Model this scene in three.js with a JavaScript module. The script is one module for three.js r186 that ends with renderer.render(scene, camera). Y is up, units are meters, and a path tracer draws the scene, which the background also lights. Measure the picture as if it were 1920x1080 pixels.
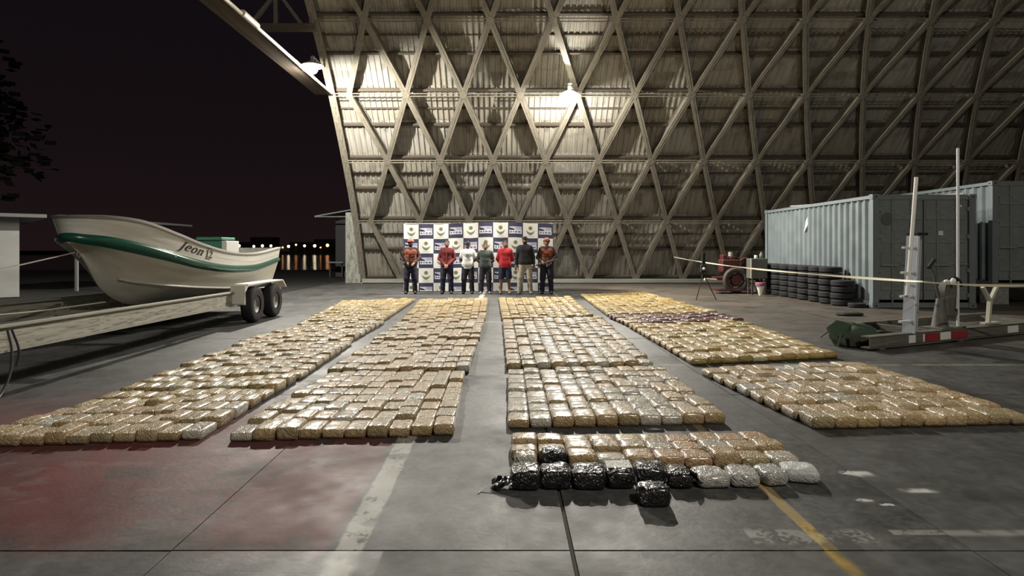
import * as THREE from 'three';
import { mergeGeometries, mergeVertices } from 'three/addons/utils/BufferGeometryUtils.js';
import { RoundedBoxGeometry } from 'three/addons/geometries/RoundedBoxGeometry.js';

// ---------------------------------------------------------------- camera, sky, exposure
const scene = new THREE.Scene();
const F = 1150, PX = 950, PY = 467, EYE = 1.4;               // focal length and principal point in 1920x1080 pixels, eye height
const camera = new THREE.PerspectiveCamera(2 * Math.atan(540 / F) * 180 / Math.PI, 1920 / 1080, 0.05, 900);
camera.position.set(0, EYE, 0);
camera.setViewOffset(1920, 1080, 960 - PX, 540 - PY, 1920, 1080);
camera.updateProjectionMatrix();
const renderer = new THREE.WebGLRenderer({ antialias: true });
renderer.toneMapping = THREE.LinearToneMapping;
renderer.toneMappingExposure = 1.0;
renderer.shadowMap.enabled = true;
{ // night sky: dark, with a little warm town glow at the horizon
  const W = 64, H = 64, d = new Float32Array(W * H * 4);
  for (let y = 0; y < H; y++) for (let x = 0; x < W; x++) {
    const el = Math.max(0, ((y + .5) / H - .5) * 2), g = Math.exp(-el * 9);
    d.set([.0048 + .008 * g, .0036 + .0032 * g, .0050 + .0022 * g, 1], (y * W + x) * 4);
  }
  const t = new THREE.DataTexture(d, W, H, THREE.RGBAFormat, THREE.FloatType);
  t.mapping = THREE.EquirectangularReflectionMapping; t.magFilter = THREE.LinearFilter; t.needsUpdate = true;
  scene.background = t; scene.environment = t;
}
const LAMP_A = 335, LAMP_B = 440, LAMP_C = 215;              // candela of the floodlights
const LAMP_COLOR = new THREE.Color().setRGB(1, .945, .84);

// ---------------------------------------------------------------- helpers
let seed = 12345;
const rnd = () => { seed |= 0; seed = seed + 0x6D2B79F5 | 0; let t = Math.imul(seed ^ seed >>> 15, 1 | seed); t = t + Math.imul(t ^ t >>> 7, 61 | t) ^ t; return ((t ^ t >>> 14) >>> 0) / 4294967296; };
const rr = (a, b) => a + (b - a) * rnd();
const P = (X, Y, Z) => new THREE.Vector3(X, Y, -Z);          // Z is the distance from the camera
const floorAt = (px, py, Y = 0) => { const Z = (EYE - Y) * F / (py - PY); return [(px - PX) / F * Z, Z]; };
const lerp = (a, b, t) => a + (b - a) * t;
const clamp = (x, a = 0, b = 1) => Math.min(b, Math.max(a, x));
const smooth = (a, b, x) => { const t = clamp((x - a) / (b - a)); return t * t * (3 - 2 * t); };
const hash = (x, y, s) => { let h = Math.imul(x | 0, 374761393) + Math.imul(y | 0, 668265263) + Math.imul(s | 0, 1442695041) | 0; h = Math.imul(h ^ h >>> 13, 1274126177); return ((h ^ h >>> 16) >>> 0) / 4294967296; };
function vn(x, y, s = 0) {
  const i = Math.floor(x), j = Math.floor(y); let u = x - i, v = y - j; u = u * u * (3 - 2 * u); v = v * v * (3 - 2 * v);
  return lerp(lerp(hash(i, j, s), hash(i + 1, j, s), u), lerp(hash(i, j + 1, s), hash(i + 1, j + 1, s), u), v);
}
function fbm(x, y, s = 0, o = 4) { let a = 0, w = .5, n = 0; for (let k = 0; k < o; k++) { a += w * vn(x, y, s + k); n += w; x *= 2.03; y *= 2.03; w *= .5; } return a / n; }
const lin = (r, g, b) => new THREE.Color().setRGB(r, g, b);
const taken = {};
function numbered(n) { const k = taken[n] = (taken[n] ?? -1) + 1; return k ? `${n}_${String(k).padStart(3, '0')}` : n; }
function shade(o) { o.castShadow = true; o.receiveShadow = true; return o; }
function tag(o, label, category, group) { o.userData.label = label; o.userData.category = category; if (group) o.userData.group = group; return o; }
function thing(name, label, category, pos, turn = 0, group) {
  const o = new THREE.Group(); o.name = numbered(name); scene.add(o); o.position.copy(pos ?? P(0, 0, 0)); o.rotation.y = turn;
  return tag(o, label, category, group);
}
function struct(name, label) { const o = new THREE.Group(); o.name = numbered(name); scene.add(o); o.userData.kind = 'structure'; o.userData.label = label; o.userData.category = name.split('_')[0]; return o; }
function part(name, geos, mat, parent, label) {
  const list = Array.isArray(geos) ? geos : [geos];
  const g = list.length > 1 ? mergeGeometries(list.map(x => { const y = x.index ? x.toNonIndexed() : x; for (const k of Object.keys(y.attributes)) if (!['position', 'normal', 'uv'].includes(k)) y.deleteAttribute(k); return y; })) : list[0];
  const m = shade(new THREE.Mesh(g, mat)); m.name = parent ? name : numbered(name); (parent ?? scene).add(m);
  if (label) m.userData.label = label;
  return m;
}
const std = (c, roughness = .6, metalness = 0, more = {}) => new THREE.MeshStandardMaterial({ color: c, roughness, metalness, ...more });
function box(w, h, d, x = 0, y = 0, z = 0, r = 0) { const g = r ? new RoundedBoxGeometry(w, h, d, 2, r) : new THREE.BoxGeometry(w, h, d); return g.translate(x, y, z); }
function bar(a, b, r, r2 = r, seg = 10) {                    // round bar between two points
  const d = b.clone().sub(a), g = new THREE.CylinderGeometry(r2, r, d.length(), seg);
  g.applyQuaternion(new THREE.Quaternion().setFromUnitVectors(new THREE.Vector3(0, 1, 0), d.clone().normalize()));
  return g.translate((a.x + b.x) / 2, (a.y + b.y) / 2, (a.z + b.z) / 2);
}
function beam(a, b, w, h, up = new THREE.Vector3(0, 1, 0)) { // square bar between two points
  const d = b.clone().sub(a), L = d.length(); d.normalize();
  const s = new THREE.Vector3().crossVectors(d, up).normalize(), u = new THREE.Vector3().crossVectors(s, d);
  return new THREE.BoxGeometry(w, h, L).applyMatrix4(new THREE.Matrix4().makeBasis(s, u, d.clone().negate())).translate((a.x + b.x) / 2, (a.y + b.y) / 2, (a.z + b.z) / 2);
}
const V = (x, y, z) => new THREE.Vector3(x, y, z);
function tube(pts, r, n = 40, seg = 8) { return new THREE.TubeGeometry(new THREE.CatmullRomCurve3(pts), n, r, seg, false); }
function lathe(pts, seg = 28) { return new THREE.LatheGeometry(pts.map(([x, y]) => new THREE.Vector2(x, y)), seg); }
const ordinals = ['zeroth', 'first', 'second', 'third', 'fourth', 'fifth', 'sixth', 'seventh', 'eighth', 'ninth', 'tenth', 'eleventh', 'twelfth'];
function tex(W, H, f, srgb = true) {
  const d = new Uint8Array(W * H * 4);
  for (let y = 0; y < H; y++) for (let x = 0; x < W; x++) {
    const c = f((x + .5) / W, (y + .5) / H), k = (y * W + x) * 4;
    if (typeof c === 'number') d[k] = d[k + 1] = d[k + 2] = clamp(c) * 255; else { d[k] = clamp(c[0]) * 255; d[k + 1] = clamp(c[1]) * 255; d[k + 2] = clamp(c[2]) * 255; }
    d[k + 3] = 255;
  }
  const t = new THREE.DataTexture(d, W, H); t.magFilter = THREE.LinearFilter; t.minFilter = THREE.LinearMipmapLinearFilter; t.generateMipmaps = true;
  t.wrapS = t.wrapT = THREE.RepeatWrapping; if (srgb) t.colorSpace = THREE.SRGBColorSpace; t.needsUpdate = true; return t;
}
function rep(t, x, y) { const c = t.clone(); c.repeat.set(x, y); c.needsUpdate = true; return c; }
function pour(sdf, lo, hi, cell) {                           // surface nets: mesh of the zero level of a distance field
  const n = [0, 1, 2].map(k => Math.ceil((hi[k] - lo[k]) / cell) + 1), [nx, ny, nz] = n;
  const f = new Float32Array(nx * ny * nz), at = (i, j, k) => i + nx * (j + ny * k);
  for (let k = 0; k < nz; k++) for (let j = 0; j < ny; j++) for (let i = 0; i < nx; i++) f[at(i, j, k)] = sdf(lo[0] + i * cell, lo[1] + j * cell, lo[2] + k * cell);
  const id = new Int32Array(nx * ny * nz).fill(-1), pos = [], idx = [];
  for (let k = 0; k < nz - 1; k++) for (let j = 0; j < ny - 1; j++) for (let i = 0; i < nx - 1; i++) {
    let sx = 0, sy = 0, sz = 0, c = 0;
    const edge = (a, b, c0, d, e, g) => { const u = f[at(i + a, j + b, k + c0)], v = f[at(i + d, j + e, k + g)]; if ((u < 0) !== (v < 0)) { const t = u / (u - v); sx += lerp(a, d, t); sy += lerp(b, e, t); sz += lerp(c0, g, t); c++; } };
    edge(0, 0, 0, 1, 0, 0); edge(0, 1, 0, 1, 1, 0); edge(0, 0, 1, 1, 0, 1); edge(0, 1, 1, 1, 1, 1);
    edge(0, 0, 0, 0, 1, 0); edge(1, 0, 0, 1, 1, 0); edge(0, 0, 1, 0, 1, 1); edge(1, 0, 1, 1, 1, 1);
    edge(0, 0, 0, 0, 0, 1); edge(1, 0, 0, 1, 0, 1); edge(0, 1, 0, 0, 1, 1); edge(1, 1, 0, 1, 1, 1);
    if (c) { id[at(i, j, k)] = pos.length / 3; pos.push(lo[0] + (i + sx / c) * cell, lo[1] + (j + sy / c) * cell, lo[2] + (k + sz / c) * cell); }
  }
  const quad = (a, b, c, d, flip) => { if (a < 0 || b < 0 || c < 0 || d < 0) return; flip ? idx.push(a, c, b, a, d, c) : idx.push(a, b, c, a, c, d); };
  for (let k = 1; k < nz - 1; k++) for (let j = 1; j < ny - 1; j++) for (let i = 1; i < nx - 1; i++) {
    const a = f[at(i, j, k)] < 0;
    if (a !== f[at(i + 1, j, k)] < 0) quad(id[at(i, j - 1, k - 1)], id[at(i, j, k - 1)], id[at(i, j, k)], id[at(i, j - 1, k)], !a);
    if (a !== f[at(i, j + 1, k)] < 0) quad(id[at(i - 1, j, k - 1)], id[at(i - 1, j, k)], id[at(i, j, k)], id[at(i, j, k - 1)], !a);
    if (a !== f[at(i, j, k + 1)] < 0) quad(id[at(i - 1, j - 1, k)], id[at(i, j - 1, k)], id[at(i, j, k)], id[at(i - 1, j, k)], !a);
  }
  const g = new THREE.BufferGeometry(); g.setAttribute('position', new THREE.Float32BufferAttribute(pos, 3)); g.setIndex(idx); g.computeVertexNormals(); return g;
}

// ---------------------------------------------------------------- hangar profile: node rows of the lamella grid as (distance, height)
const S = 1.93, XE = -5.9, XR = 23.5;                          // bay width, end arch, right end
const prof = [[25.2, .1], [24.0, 2.46], [22.44, 4.6], [20.7, 6.6], [18.76, 8.41], [16.6, 9.97], [14.27, 11.2], [11.8, 12.1], [9.2, 12.67], [6.55, 12.85], [3.9, 12.67], [1.3, 12.1], [-1.17, 11.2], [-3.5, 9.97], [-5.66, 8.41], [-7.6, 6.6], [-9.34, 4.6], [-10.9, 2.46], [-12.1, .1]];
const curve = new THREE.CatmullRomCurve3(prof.map(([z, y]) => V(0, y, -z)), false, 'catmullrom', .5);
const curveAt = r => { const p = curve.getPoint(clamp(r / (prof.length - 1))), t = curve.getTangent(clamp(r / (prof.length - 1))); return { p, t, n: V(0, -t.z, t.y).multiplyScalar(-1) }; };
// outward normal of the vault: away from its middle
const outward = r => { const { p, t } = curveAt(r); const n = V(0, -t.z, t.y); if (n.dot(p.clone().sub(V(0, 2, -6.5))) < 0) n.negate(); return n; };
const SKIN = .46;
const skinAt = r => curveAt(r).p.clone().addScaledVector(outward(r), SKIN);

// ---------------------------------------------------------------- textures
const streak = tex(512, 512, (u, v) => {
  const a = fbm(u * 40, v * 3, 3, 3), b = fbm(u * 6, v * 5, 9, 4), c = fbm(u * 14, v * 1.3, 17, 3);
  const k = .84 + .14 * (a - .3) - .14 * smooth(.5, .8, b) - .16 * smooth(.58, .8, c);
  return [k, k * .985, k * .95];
});
const grime = tex(512, 512, (u, v) => { const k = .72 + .3 * fbm(u * 8, v * 8, 5, 5) - .2 * smooth(.58, .7, fbm(u * 20, v * 20, 8, 3)); return [k, k, k * .98]; });
const soft = tex(256, 256, (u, v) => { const k = .88 + .2 * (fbm(u * 7, v * 7, 25, 4) - .4); return [k, k, k * .985]; });
const crinkle = tex(512, 512, (u, v) => {
  const w = fbm(u * 5, v * 5, 41, 3) * 1.6;
  const a = 1 - Math.abs(2 * fbm(u * 7 + w, v * 7 - w, 31, 3) - 1), b = 1 - Math.abs(2 * fbm(u * 17 - w, v * 15 + w, 37, 2) - 1);
  return .62 * Math.pow(a, 3) + .38 * Math.pow(b, 2);
}, false);
// floor paint and wear, as a function of the place on the floor
function floorColor(X, Z) {
  const n = fbm(X * .9, Z * .9, 51, 5), f = fbm(X * 9, Z * 9, 61, 4), s = fbm(X * 2.6, Z * 1.7, 71, 4), g = fbm(X * 34, Z * 34, 77, 3);
  let k = .25 + .12 * (n - .5) + .11 * (f - .5) + .15 * (g - .5); k -= .05 * smooth(.55, .75, s);
  let c = [k * 1.0, k * 1.0, k * .985];
  const mix = (d, t) => { for (let q = 0; q < 3; q++) c[q] = lerp(c[q], d[q], t); };
  if (X < -.8 && Z > 2.55 && Z < 6.4) {                                      // worn red paint
    const edge = smooth(-.8, -.86, X) * smooth(2.7, 3.15, Z + .5 * (fbm(X * 2, Z * 2, 83, 3) - .5)) * smooth(6.2, 4.9, Z + .8 * (fbm(X * 1.5, Z * 1.5, 85, 3) - .5));
    const wear = smooth(.30, .52, .55 * fbm(X * 1.7, Z * 1.7, 87, 4) + .45 * fbm(X * 14, Z * 14, 91, 3) + .10 * smooth(-1.5, -3, X));
    mix([.36, .19, .185], edge * (.25 + .62 * wear)); mix([.42, .13, .12], edge * smooth(.52, .68, fbm(X * 1.3 + 4, Z * 1.3, 93, 3)) * .6 * smooth(-2, -3, X));
    mix([.44, .42, .40], edge * smooth(.62, .74, fbm(X * 5, Z * 7, 97, 4)) * .4);
  }
  const worn = (t, q = .5) => smooth(q - .12, q + .05, (.45 * fbm(X * 16, Z * 16, 101, 3) + .55 * fbm(X * 60, Z * 60, 103, 3)) + t);
  if (X > -.81 && X < -.66) mix([.66, .66, .62], .78 * worn(.12) * smooth(.0, .02, Math.min(X + .81, -.66 - X) + .02 * (f - .4)));            // white line
  if (Math.abs(X - 1.515 - .02 * (vn(Z * 3, 1, 5) - .5)) < .034) mix([.66, .53, .17], Z < 3.15 ? .85 * worn(.2) : .8 * worn(.06) * 0 + (Z < 3.75 ? .6 : .2)) ;
  if (Math.abs(X - 1.515) < .036 && Z > 3.1) mix([.52, .45, .36], .45);
  if (Math.abs(Z - 3.03) < .028 && X > 1.9) mix([.60, .60, .57], .6 * worn(.1));
  if (Math.abs(Z - 2.99) < .10 && X > 1.18 && X < 1.78) mix([.6, .6, .58], .6 * worn(-.05, .52) * smooth(.10, .05, Math.abs(Z - 2.99) + .06 * (f - .5)));
  if (Math.abs(Z - 7.42) < .035 && X > 1.6) mix([.56, .54, .42], .6 * worn(.08));
  if (Math.abs(Z - 11.8) < .06 && X > -3 && X < 3) mix([.6, .59, .55], .6 * worn(.05));
  for (const [sx, sz, rx, rz] of [[2.19, 3.83, .085, .045], [2.40, 3.56, .08, .03], [2.0, 3.42, .045, .022], [2.09, 3.36, .03, .016], [1.15, 4.77, .05, .02]]) {   // spilled white powder and paint
    const q = Math.hypot((X - sx) / rx, (Z - sz) / rz); if (q < 1.7) mix([.8, .8, .78], .85 * smooth(1.35, .7, q + 1.6 * (fbm(X * 45, Z * 45, 111, 3) - .5)));
  }
  mix([.36, .315, .26], .75 * smooth(8.6, 10.2, Z + 1.6 * (fbm(X * .8, Z * .8, 161, 4) - .5)) * smooth(3.2, 4.6, X + .12 * (Z - 10) + 1.5 * (fbm(X * 1.1, Z * 1.1, 163, 4) - .5)) * (.45 + .55 * smooth(.35, .6, fbm(X * 2.2, Z * 5, 167, 4))));   // dried mud tracked in
  mix([.17, .165, .16], .5 * smooth(.66, .74, fbm(X * 3.1 + 9, Z * 3.1, 121, 4)));                                                       // oil stains
  return c;
}
const floorNear = tex(2048, 2048, (u, v) => floorColor(-4 + 8 * u, 1.5 + 8 * v));
const floorFar = tex(1024, 1024, (u, v) => floorColor(-16 + 36 * u, -4 + 32 * v));
const floorGrain = tex(512, 512, (u, v) => .5 * fbm(u * 60, v * 60, 131, 3) + .5 * fbm(u * 9, v * 9, 141, 4), false);
const floorRough = tex(512, 512, (u, v) => { const k = .40 + .42 * fbm(u * 6, v * 6, 151, 5) + .12 * (fbm(u * 50, v * 50, 157, 2) - .5); return [k, k, k]; }, false);

// ---------------------------------------------------------------- materials
const M = {
  sheet: [0, 1, 2, 3, 4].map(i => std(lin([.46, .50, .42, .47, .39][i], [.445, .485, .40, .465, .375][i], [.41, .45, .36, .45, .34][i]), .62, .0, { map: streak })),
  steel: std(lin(.26, .235, .195), .55, .0, { map: grime }), steelDark: std(lin(.13, .105, .085), .7, 0, { map: grime }), pale: std(lin(.62, .59, .52), .55),
  concrete: std(lin(.36, .37, .34), .85, 0, { map: grime }), black: std(lin(.010, .010, .011), .75), rubber: std(lin(.0085, .0085, .0105), .8),
  white: std(lin(.72, .72, .68), .45), dark: std(lin(.03, .03, .033), .6), galv: std(lin(.40, .40, .37), .5, .25, { map: grime }),
};

// ---------------------------------------------------------------- floor slabs
{
  const floor = struct('floor', 'dark worn concrete floor of slabs with painted lines');
  const near = new THREE.MeshStandardMaterial({ map: floorNear, roughnessMap: rep(floorRough, 1.5, 1.5), bumpMap: rep(floorGrain, 6, 6), bumpScale: .0014, roughness: 1 });
  const far = new THREE.MeshStandardMaterial({ map: floorFar, roughnessMap: rep(floorRough, 7, 6), bumpMap: rep(floorGrain, 26, 24), bumpScale: .0016, roughness: 1 });
  const xs = []; for (let x = .303 - 1.86 * 4; x < 19; x += 1.86) xs.push(x);
  const zs = [-.85, 2.85, 5.9, 9.6, 13.3, 17, 20.7, 24.4, 27.4];
  
  for (let i = 0; i + 1 < xs.length; i++) for (let j = 0; j + 1 < zs.length; j++) {
    const gap = k => Math.abs(xs[k] - .303) < .01 ? .011 : .0035, J = .0055, x0 = xs[i] + gap(i), x1 = xs[i + 1] - gap(i + 1), z0 = zs[j] + J, z1 = zs[j + 1] - J;
    const g = new THREE.BoxGeometry(x1 - x0, .12, z1 - z0, 1, 1, 1).translate((x0 + x1) / 2, -.06 - .004 * hash(i, j, 3), -(z0 + z1) / 2);
    const inNear = x0 > -4 && x1 < 4 && z0 > 1.5 && z1 < 9.62, p = g.attributes.position, uv = g.attributes.uv;
    for (let k = 0; k < p.count; k++) { const X = p.getX(k), Z = -p.getZ(k); inNear ? uv.setXY(k, (X + 4) / 8, (Z - 1.5) / 8) : uv.setXY(k, (X + 16) / 36, (Z + 4) / 32); }
    part('slab', g, inNear ? near : far, floor);
  }
  part('joint_filler', box(26.0, .1, 28.2, 5.86, -.062, -13.27), std(lin(.035, .03, .024), .9), floor);
  const yard = struct('ground', 'dark asphalt yard outside the hangar reaching the quay'); 
  part('asphalt', box(60, .4, 46, -37.14, -.22, -19), std(lin(.026, .025, .024), .85, 0, { map: rep(grime, 8, 8) }), yard);
  part('quay', box(110, 1.6, 14.4, -20, -.83, -34.8), std(lin(.06, .058, .055), .85, 0, { map: rep(grime, 14, 3) }), yard);
}

// ---------------------------------------------------------------- hangar wall and vault
{
  const wall = struct('wall_back', 'curved hangar wall of corrugated sheets behind a steel lamella grid');
  const ROWS = 6, HALF = ROWS * 2;                              // lamella rows built one by one, sheet rows two to each
  function sheetGeo(r0, r1, w) {                                // corrugated sheet from profile place r0 to r1
    const a = skinAt(r0), b = skinAt(r1 + .045), n = outward((r0 + r1) / 2), pitch = .193, pos = [], uv = [], idx = [];
    b.addScaledVector(n, -.02); a.addScaledVector(n, .012);
    const pts = []; for (let x = 0; x < w - 1e-6; x += pitch) pts.push([x, 0], [x + pitch * .55, 0], [x + pitch * .65, .035], [x + pitch * .90, .035]); pts.push([w, 0]);
    const us = rnd(), vs = rnd();
    for (const [x, d] of pts) for (const [e, v] of [[a, 0], [b, 1]]) { const q = e.clone().addScaledVector(n, -d); pos.push(Math.min(x, w), q.y, q.z); uv.push(us + x / 3, vs + v * .7); }
    for (let k = 0; k + 1 < pts.length; k++) idx.push(2 * k, 2 * k + 2, 2 * k + 1, 2 * k + 2, 2 * k + 3, 2 * k + 1);
    const g = new THREE.BufferGeometry(); g.setAttribute('position', new THREE.Float32BufferAttribute(pos, 3)); g.setAttribute('uv', new THREE.Float32BufferAttribute(uv, 2)); g.setIndex(idx);
    const h = g.toNonIndexed(); h.computeVertexNormals(); return h;
  }
  for (let h = 0; h < HALF; h++) {
    const variants = [0, 1, 2].map(() => sheetGeo(h / 2, (h + 1) / 2, S));
    for (let c = 0, x = XE; x < XR; c++, x += S) {
      const m = part('roof_sheet', variants[(c * 7 + h * 3) % 3], M.sheet[Math.floor(hash(c, h, 9) * 5)], wall); m.position.x = x;
    }
  }
  for (let h = 0; h <= HALF; h++) {                             // purlins under the sheets
    const p = skinAt(h / 2).addScaledVector(outward(h / 2), -.1);
    part('purlin', beam(V(XE, p.y, p.z), V(XR, p.y, p.z), .075, .12, outward(h / 2)), M.steelDark, wall);
    if (h % 2 === 1) { const q = skinAt(h / 2 + .23).addScaledVector(outward(h / 2 + .23), -.07); part('purlin', beam(V(XE, q.y, q.z), V(XR, q.y, q.z), .04, .06, outward(h / 2)), M.steelDark, wall); }
  }
  for (let r = 1; r <= ROWS; r++) {                             // double tie rods along each node row
    const { p } = curveAt(r), t = curveAt(r).t;
    for (const s of [-1, 1]) { const q = p.clone().addScaledVector(t, s * .05); part('tie_rod', bar(V(XE, q.y, q.z), V(XR, q.y, q.z), .018, .018, 6), M.steel, wall); }
  }
  const off = r => (r % 2 ? .24 : .74) * S;
  const nodes = (r, x) => V(x, curveAt(r).p.y, curveAt(r).p.z);
  function lamella(r, sgn) {                                    // from (0, row r) to (sgn S/2, row r+1): flange, web, flange
    const a = nodes(r, 0), b = nodes(r + 1, sgn * S / 2), n = outward(r + .5), d = b.clone().sub(a).normalize();
    const bow = curveAt(r + .5).p.clone().sub(a.clone().add(b).multiplyScalar(.5)); bow.x = 0;
    const A = a.clone().addScaledVector(d, .05), B = b.clone().addScaledVector(d, -.05);
    const mk = (dep, w, h) => beam(A.clone().addScaledVector(n, dep), B.clone().addScaledVector(n, dep), w, h, n);
    return mergeGeometries([mk(.0, .18, .014), mk(-.008, .03, .014).translate(0, 0, 0), mk(.20, .018, .40), mk(.40, .12, .014), mk(.03, .018, .06).translate(.08, 0, 0), mk(.03, .018, .06).translate(-.08, 0, 0)]);
  }
  for (let r = 0; r < ROWS; r++) for (const s of [-1, 1]) {
    const g = lamella(r, s);
    for (let k = -4; k < 13; k++) { const x = k * S + off(r); if (x < XE + .2 || x > XR || x + s * S / 2 < XE - .02) continue; part('diagonal_beam', g, M.steel, wall).position.x = x; }
  }
  for (let r = 0; r <= ROWS; r++) {
    const n = outward(r), q = new THREE.Quaternion().setFromUnitVectors(V(0, 0, 1), n.clone().negate());
    const g = new THREE.CylinderGeometry(.13, .13, .02, 8).rotateX(Math.PI / 2).applyQuaternion(q);
    for (let k = -4; k < 13; k++) { const x = k * S + off(r); if (x < XE || x > XR) continue; const m = part('gusset_plate', g, M.steel, wall); m.position.copy(nodes(r, x)).addScaledVector(n, -.012); }
  }
  // end arch: flange, web and flange bent along the profile
  const rib = [];
  for (let k = 0; k < 26; k++) { const a = k / 2, b = (k + 1) / 2, n = outward((a + b) / 2);
    for (const [dep, w, h] of [[0, .24, .03], [.24, .03, .46], [.47, .24, .03]]) rib.push(beam(curveAt(a).p.clone().addScaledVector(n, dep).setX(XE), curveAt(b).p.clone().addScaledVector(n, dep).setX(XE), w, h, n)); }
  part('end_rib', rib, M.steel, wall);
  part('base_rail', [box(XR - XE, .16, .18, (XE + XR) / 2, .11, -25.08)], M.galv, wall);
  part('base_kerb', [box(XR - XE + .4, .06, .7, (XE + XR) / 2, .015, -25.45)], M.concrete, wall);
  const pier = struct('trim_1', 'pale concrete pier at the foot of the hangar end arch');
  part('pier', box(.62, 2.9, .5, -6.28, 1.45, -25.3, .02), M.concrete, pier);

  // the vault going on overhead, and the closed far end to the right
  const ceil = struct('ceiling', 'corrugated vault of the hangar overhead');
  const g = []; for (let h = HALF; h < 36; h++) g.push(sheetGeo(h / 2, (h + 1) / 2, XR - XE).translate(XE, 0, 0));
  part('vault_sheets', g, M.sheet[0], ceil);
  const right = struct('wall_right', 'closed corrugated end wall of the hangar');
  part('end_sheets', box(.1, 13.6, 39, XR + .05, 6.7, -6.5), M.sheet[2], right);

  // eave and framing above the open end
  const eave = struct('trim_2', 'brown eave beam with pale pipe above the open hangar end');
  part('eave_plate', [box(.5, .06, 22, -6.17, 6.62, -9.6), box(.04, .22, 22, -6.40, 6.74, -9.6)], std(lin(.12, .085, .055), .75, 0, { map: grime }), eave);
  part('pipe', [bar(P(-5.88, 6.62, 20.6), P(-5.88, 6.62, -1), .045, .045, 10), bar(P(-5.86, 6.64, 14.4), P(-5.86, 6.64, 13.6), .075, .075, 10)], M.pale, eave);
  const truss = struct('trim_3', 'small overhanging truss beside the end arch');
  part('chord', [box(2.1, .2, .2, -6.85, 8.15, -18.7)], M.steelDark, truss);
  for (const [x0, y0, x1, y1] of [[-7.8, 8.25, -7.1, 9.1], [-7.04, 8.2, -7.04, 9.4], [-6.25, 8.25, -6.95, 9.2], [-5.95, 8.2, -6.0, 9.4]]) part('web_member', beam(P(x0, y0, 18.7), P(x1, y1, 18.7), .1, .1, V(0, 0, 1)), M.steel, truss);
  part('chord', [box(2.1, .14, .14, -6.85, 9.35, -18.7)], M.steelDark, truss);
}

// ---------------------------------------------------------------- floodlights
function floodlight(label, pos, mount, power, vent = 0, shield = false) {          // bulb under a shallow vented hood
  const t = thing('floodlight', label, 'floodlight', pos, 0, 'floodlights of the hangar');
  part('hood', lathe([[.31, .075], [.32, .09], [.16, .19], [.05, .22], [.05, .36], [0, .36]], 24), M.galv, t);
if (shield) { const s = new THREE.SpotLight(LAMP_COLOR, power, 0, 1.36, .35, 2); s.target.position.set(0, -.42, .9); s.castShadow = true; s.shadow.radius = 4; s.name = 'flood_beam'; t.add(s, s.target); power *= .2; }
  part('bulb', new THREE.SphereGeometry(.15, 20, 14), new THREE.MeshStandardMaterial({ color: 0xffffff, emissive: LAMP_COLOR, emissiveIntensity: 14, roughness: .5 }), t);
  part('bracket', [bar(V(0, .34, 0), V(0, .38, 0), .03), bar(V(0, .37, 0), mount.clone().sub(pos), .025)], M.steelDark, t);
  const l = new THREE.PointLight(LAMP_COLOR, power, 0, 2); l.castShadow = true; l.shadow.radius = 4; l.name = 'flood_glow'; t.add(l);
  if (vent) { const u = new THREE.SpotLight(LAMP_COLOR, vent, 0, .55, .3, 2); u.position.set(.0, .42, .12); u.target.position.set(.1, 3, .0); u.castShadow = true; u.shadow.radius = 2; u.name = 'vent_glow'; t.add(u, u.target); part('vent_ring', lathe([[.03, .395], [.06, .395], [.06, .41], [.03, .41]], 16).translate(0, 0, .12), M.galv, t); }
  return t;
}
floodlight('blazing floodlight hung from the eave at the open hangar end, left of the other', P(-5.60, 6.60, 17.7), P(-5.88, 7.25, 19.7), LAMP_A);
floodlight('blazing floodlight on the lamella grid above the standing people', P(2.0, 6.22, 19.55), P(2.38, 6.62, 20.7), LAMP_B, 12, true);
floodlight('floodlight high under the vault behind the camera', P(4.5, 10.3, -3.2), P(4.5, 10.9, -3.6), LAMP_C);
// ---------------------------------------------------------------- wrapped packages
const PH = .085;                                                  // package height
function pillow(nx, ny, nz, w, h, d, sd, lump = 1, e = 10) {
  let g = new THREE.BoxGeometry(2, 2, 2, nx, ny, nz); g.deleteAttribute('normal'); g.deleteAttribute('uv');
  g = mergeVertices(g); const p = g.attributes.position, uv = [];
  for (let k = 0; k < p.count; k++) {
    let x = p.getX(k), y = p.getY(k), z = p.getZ(k);
    const L = Math.pow(Math.abs(x) ** e + Math.abs(y) ** e + Math.abs(z) ** e, 1 / e);
    x /= L; y /= L; z /= L;
    const n1 = vn(x * 1.7 + sd * 3.1, z * 1.7 + y, sd) - .5, n2 = vn(x * 4 + sd, z * 4 - y * 2, sd + 7) - .5, n3 = vn(z * 2.3 + sd, y * 2 + x, sd + 11) - .5;
    const sag = 1 - .12 * (x * x * x * x + z * z * z * z);
    uv.push(x * .5 + .5 + y * .18 + sd * .37, z * .5 + .5 + y * .21 + sd * .61);
    const Y = y > 0 ? y * sag + lump * (.16 * n1 + .10 * n2) * y : y;
    p.setXYZ(k, x * (1 + .05 * lump * n3) * w / 2, (Y * .5 + .5) * h, z * (1 + .04 * lump * n1) * d / 2);
  }
  g.setAttribute('uv', new THREE.Float32BufferAttribute(uv, 2)); g.computeVertexNormals(); return g;
}
const tans = [[.40, .285, .135], [.43, .30, .155], [.37, .265, .135], [.44, .33, .19], [.34, .265, .14], [.47, .345, .19], [.42, .265, .14]];
const wrapMats = tans.map(c => new THREE.MeshPhysicalMaterial({ color: lin(...c), roughness: .34, bumpMap: crinkle, bumpScale: .011, clearcoat: .55, clearcoatRoughness: .18, specularIntensity: .9 }));
const filmMat = new THREE.MeshPhysicalMaterial({ color: lin(.50, .46, .38), roughness: .24, bumpMap: crinkle, bumpScale: .009, clearcoat: 1, clearcoatRoughness: .12 });
const redMat = [.13, .055, .05];
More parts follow.
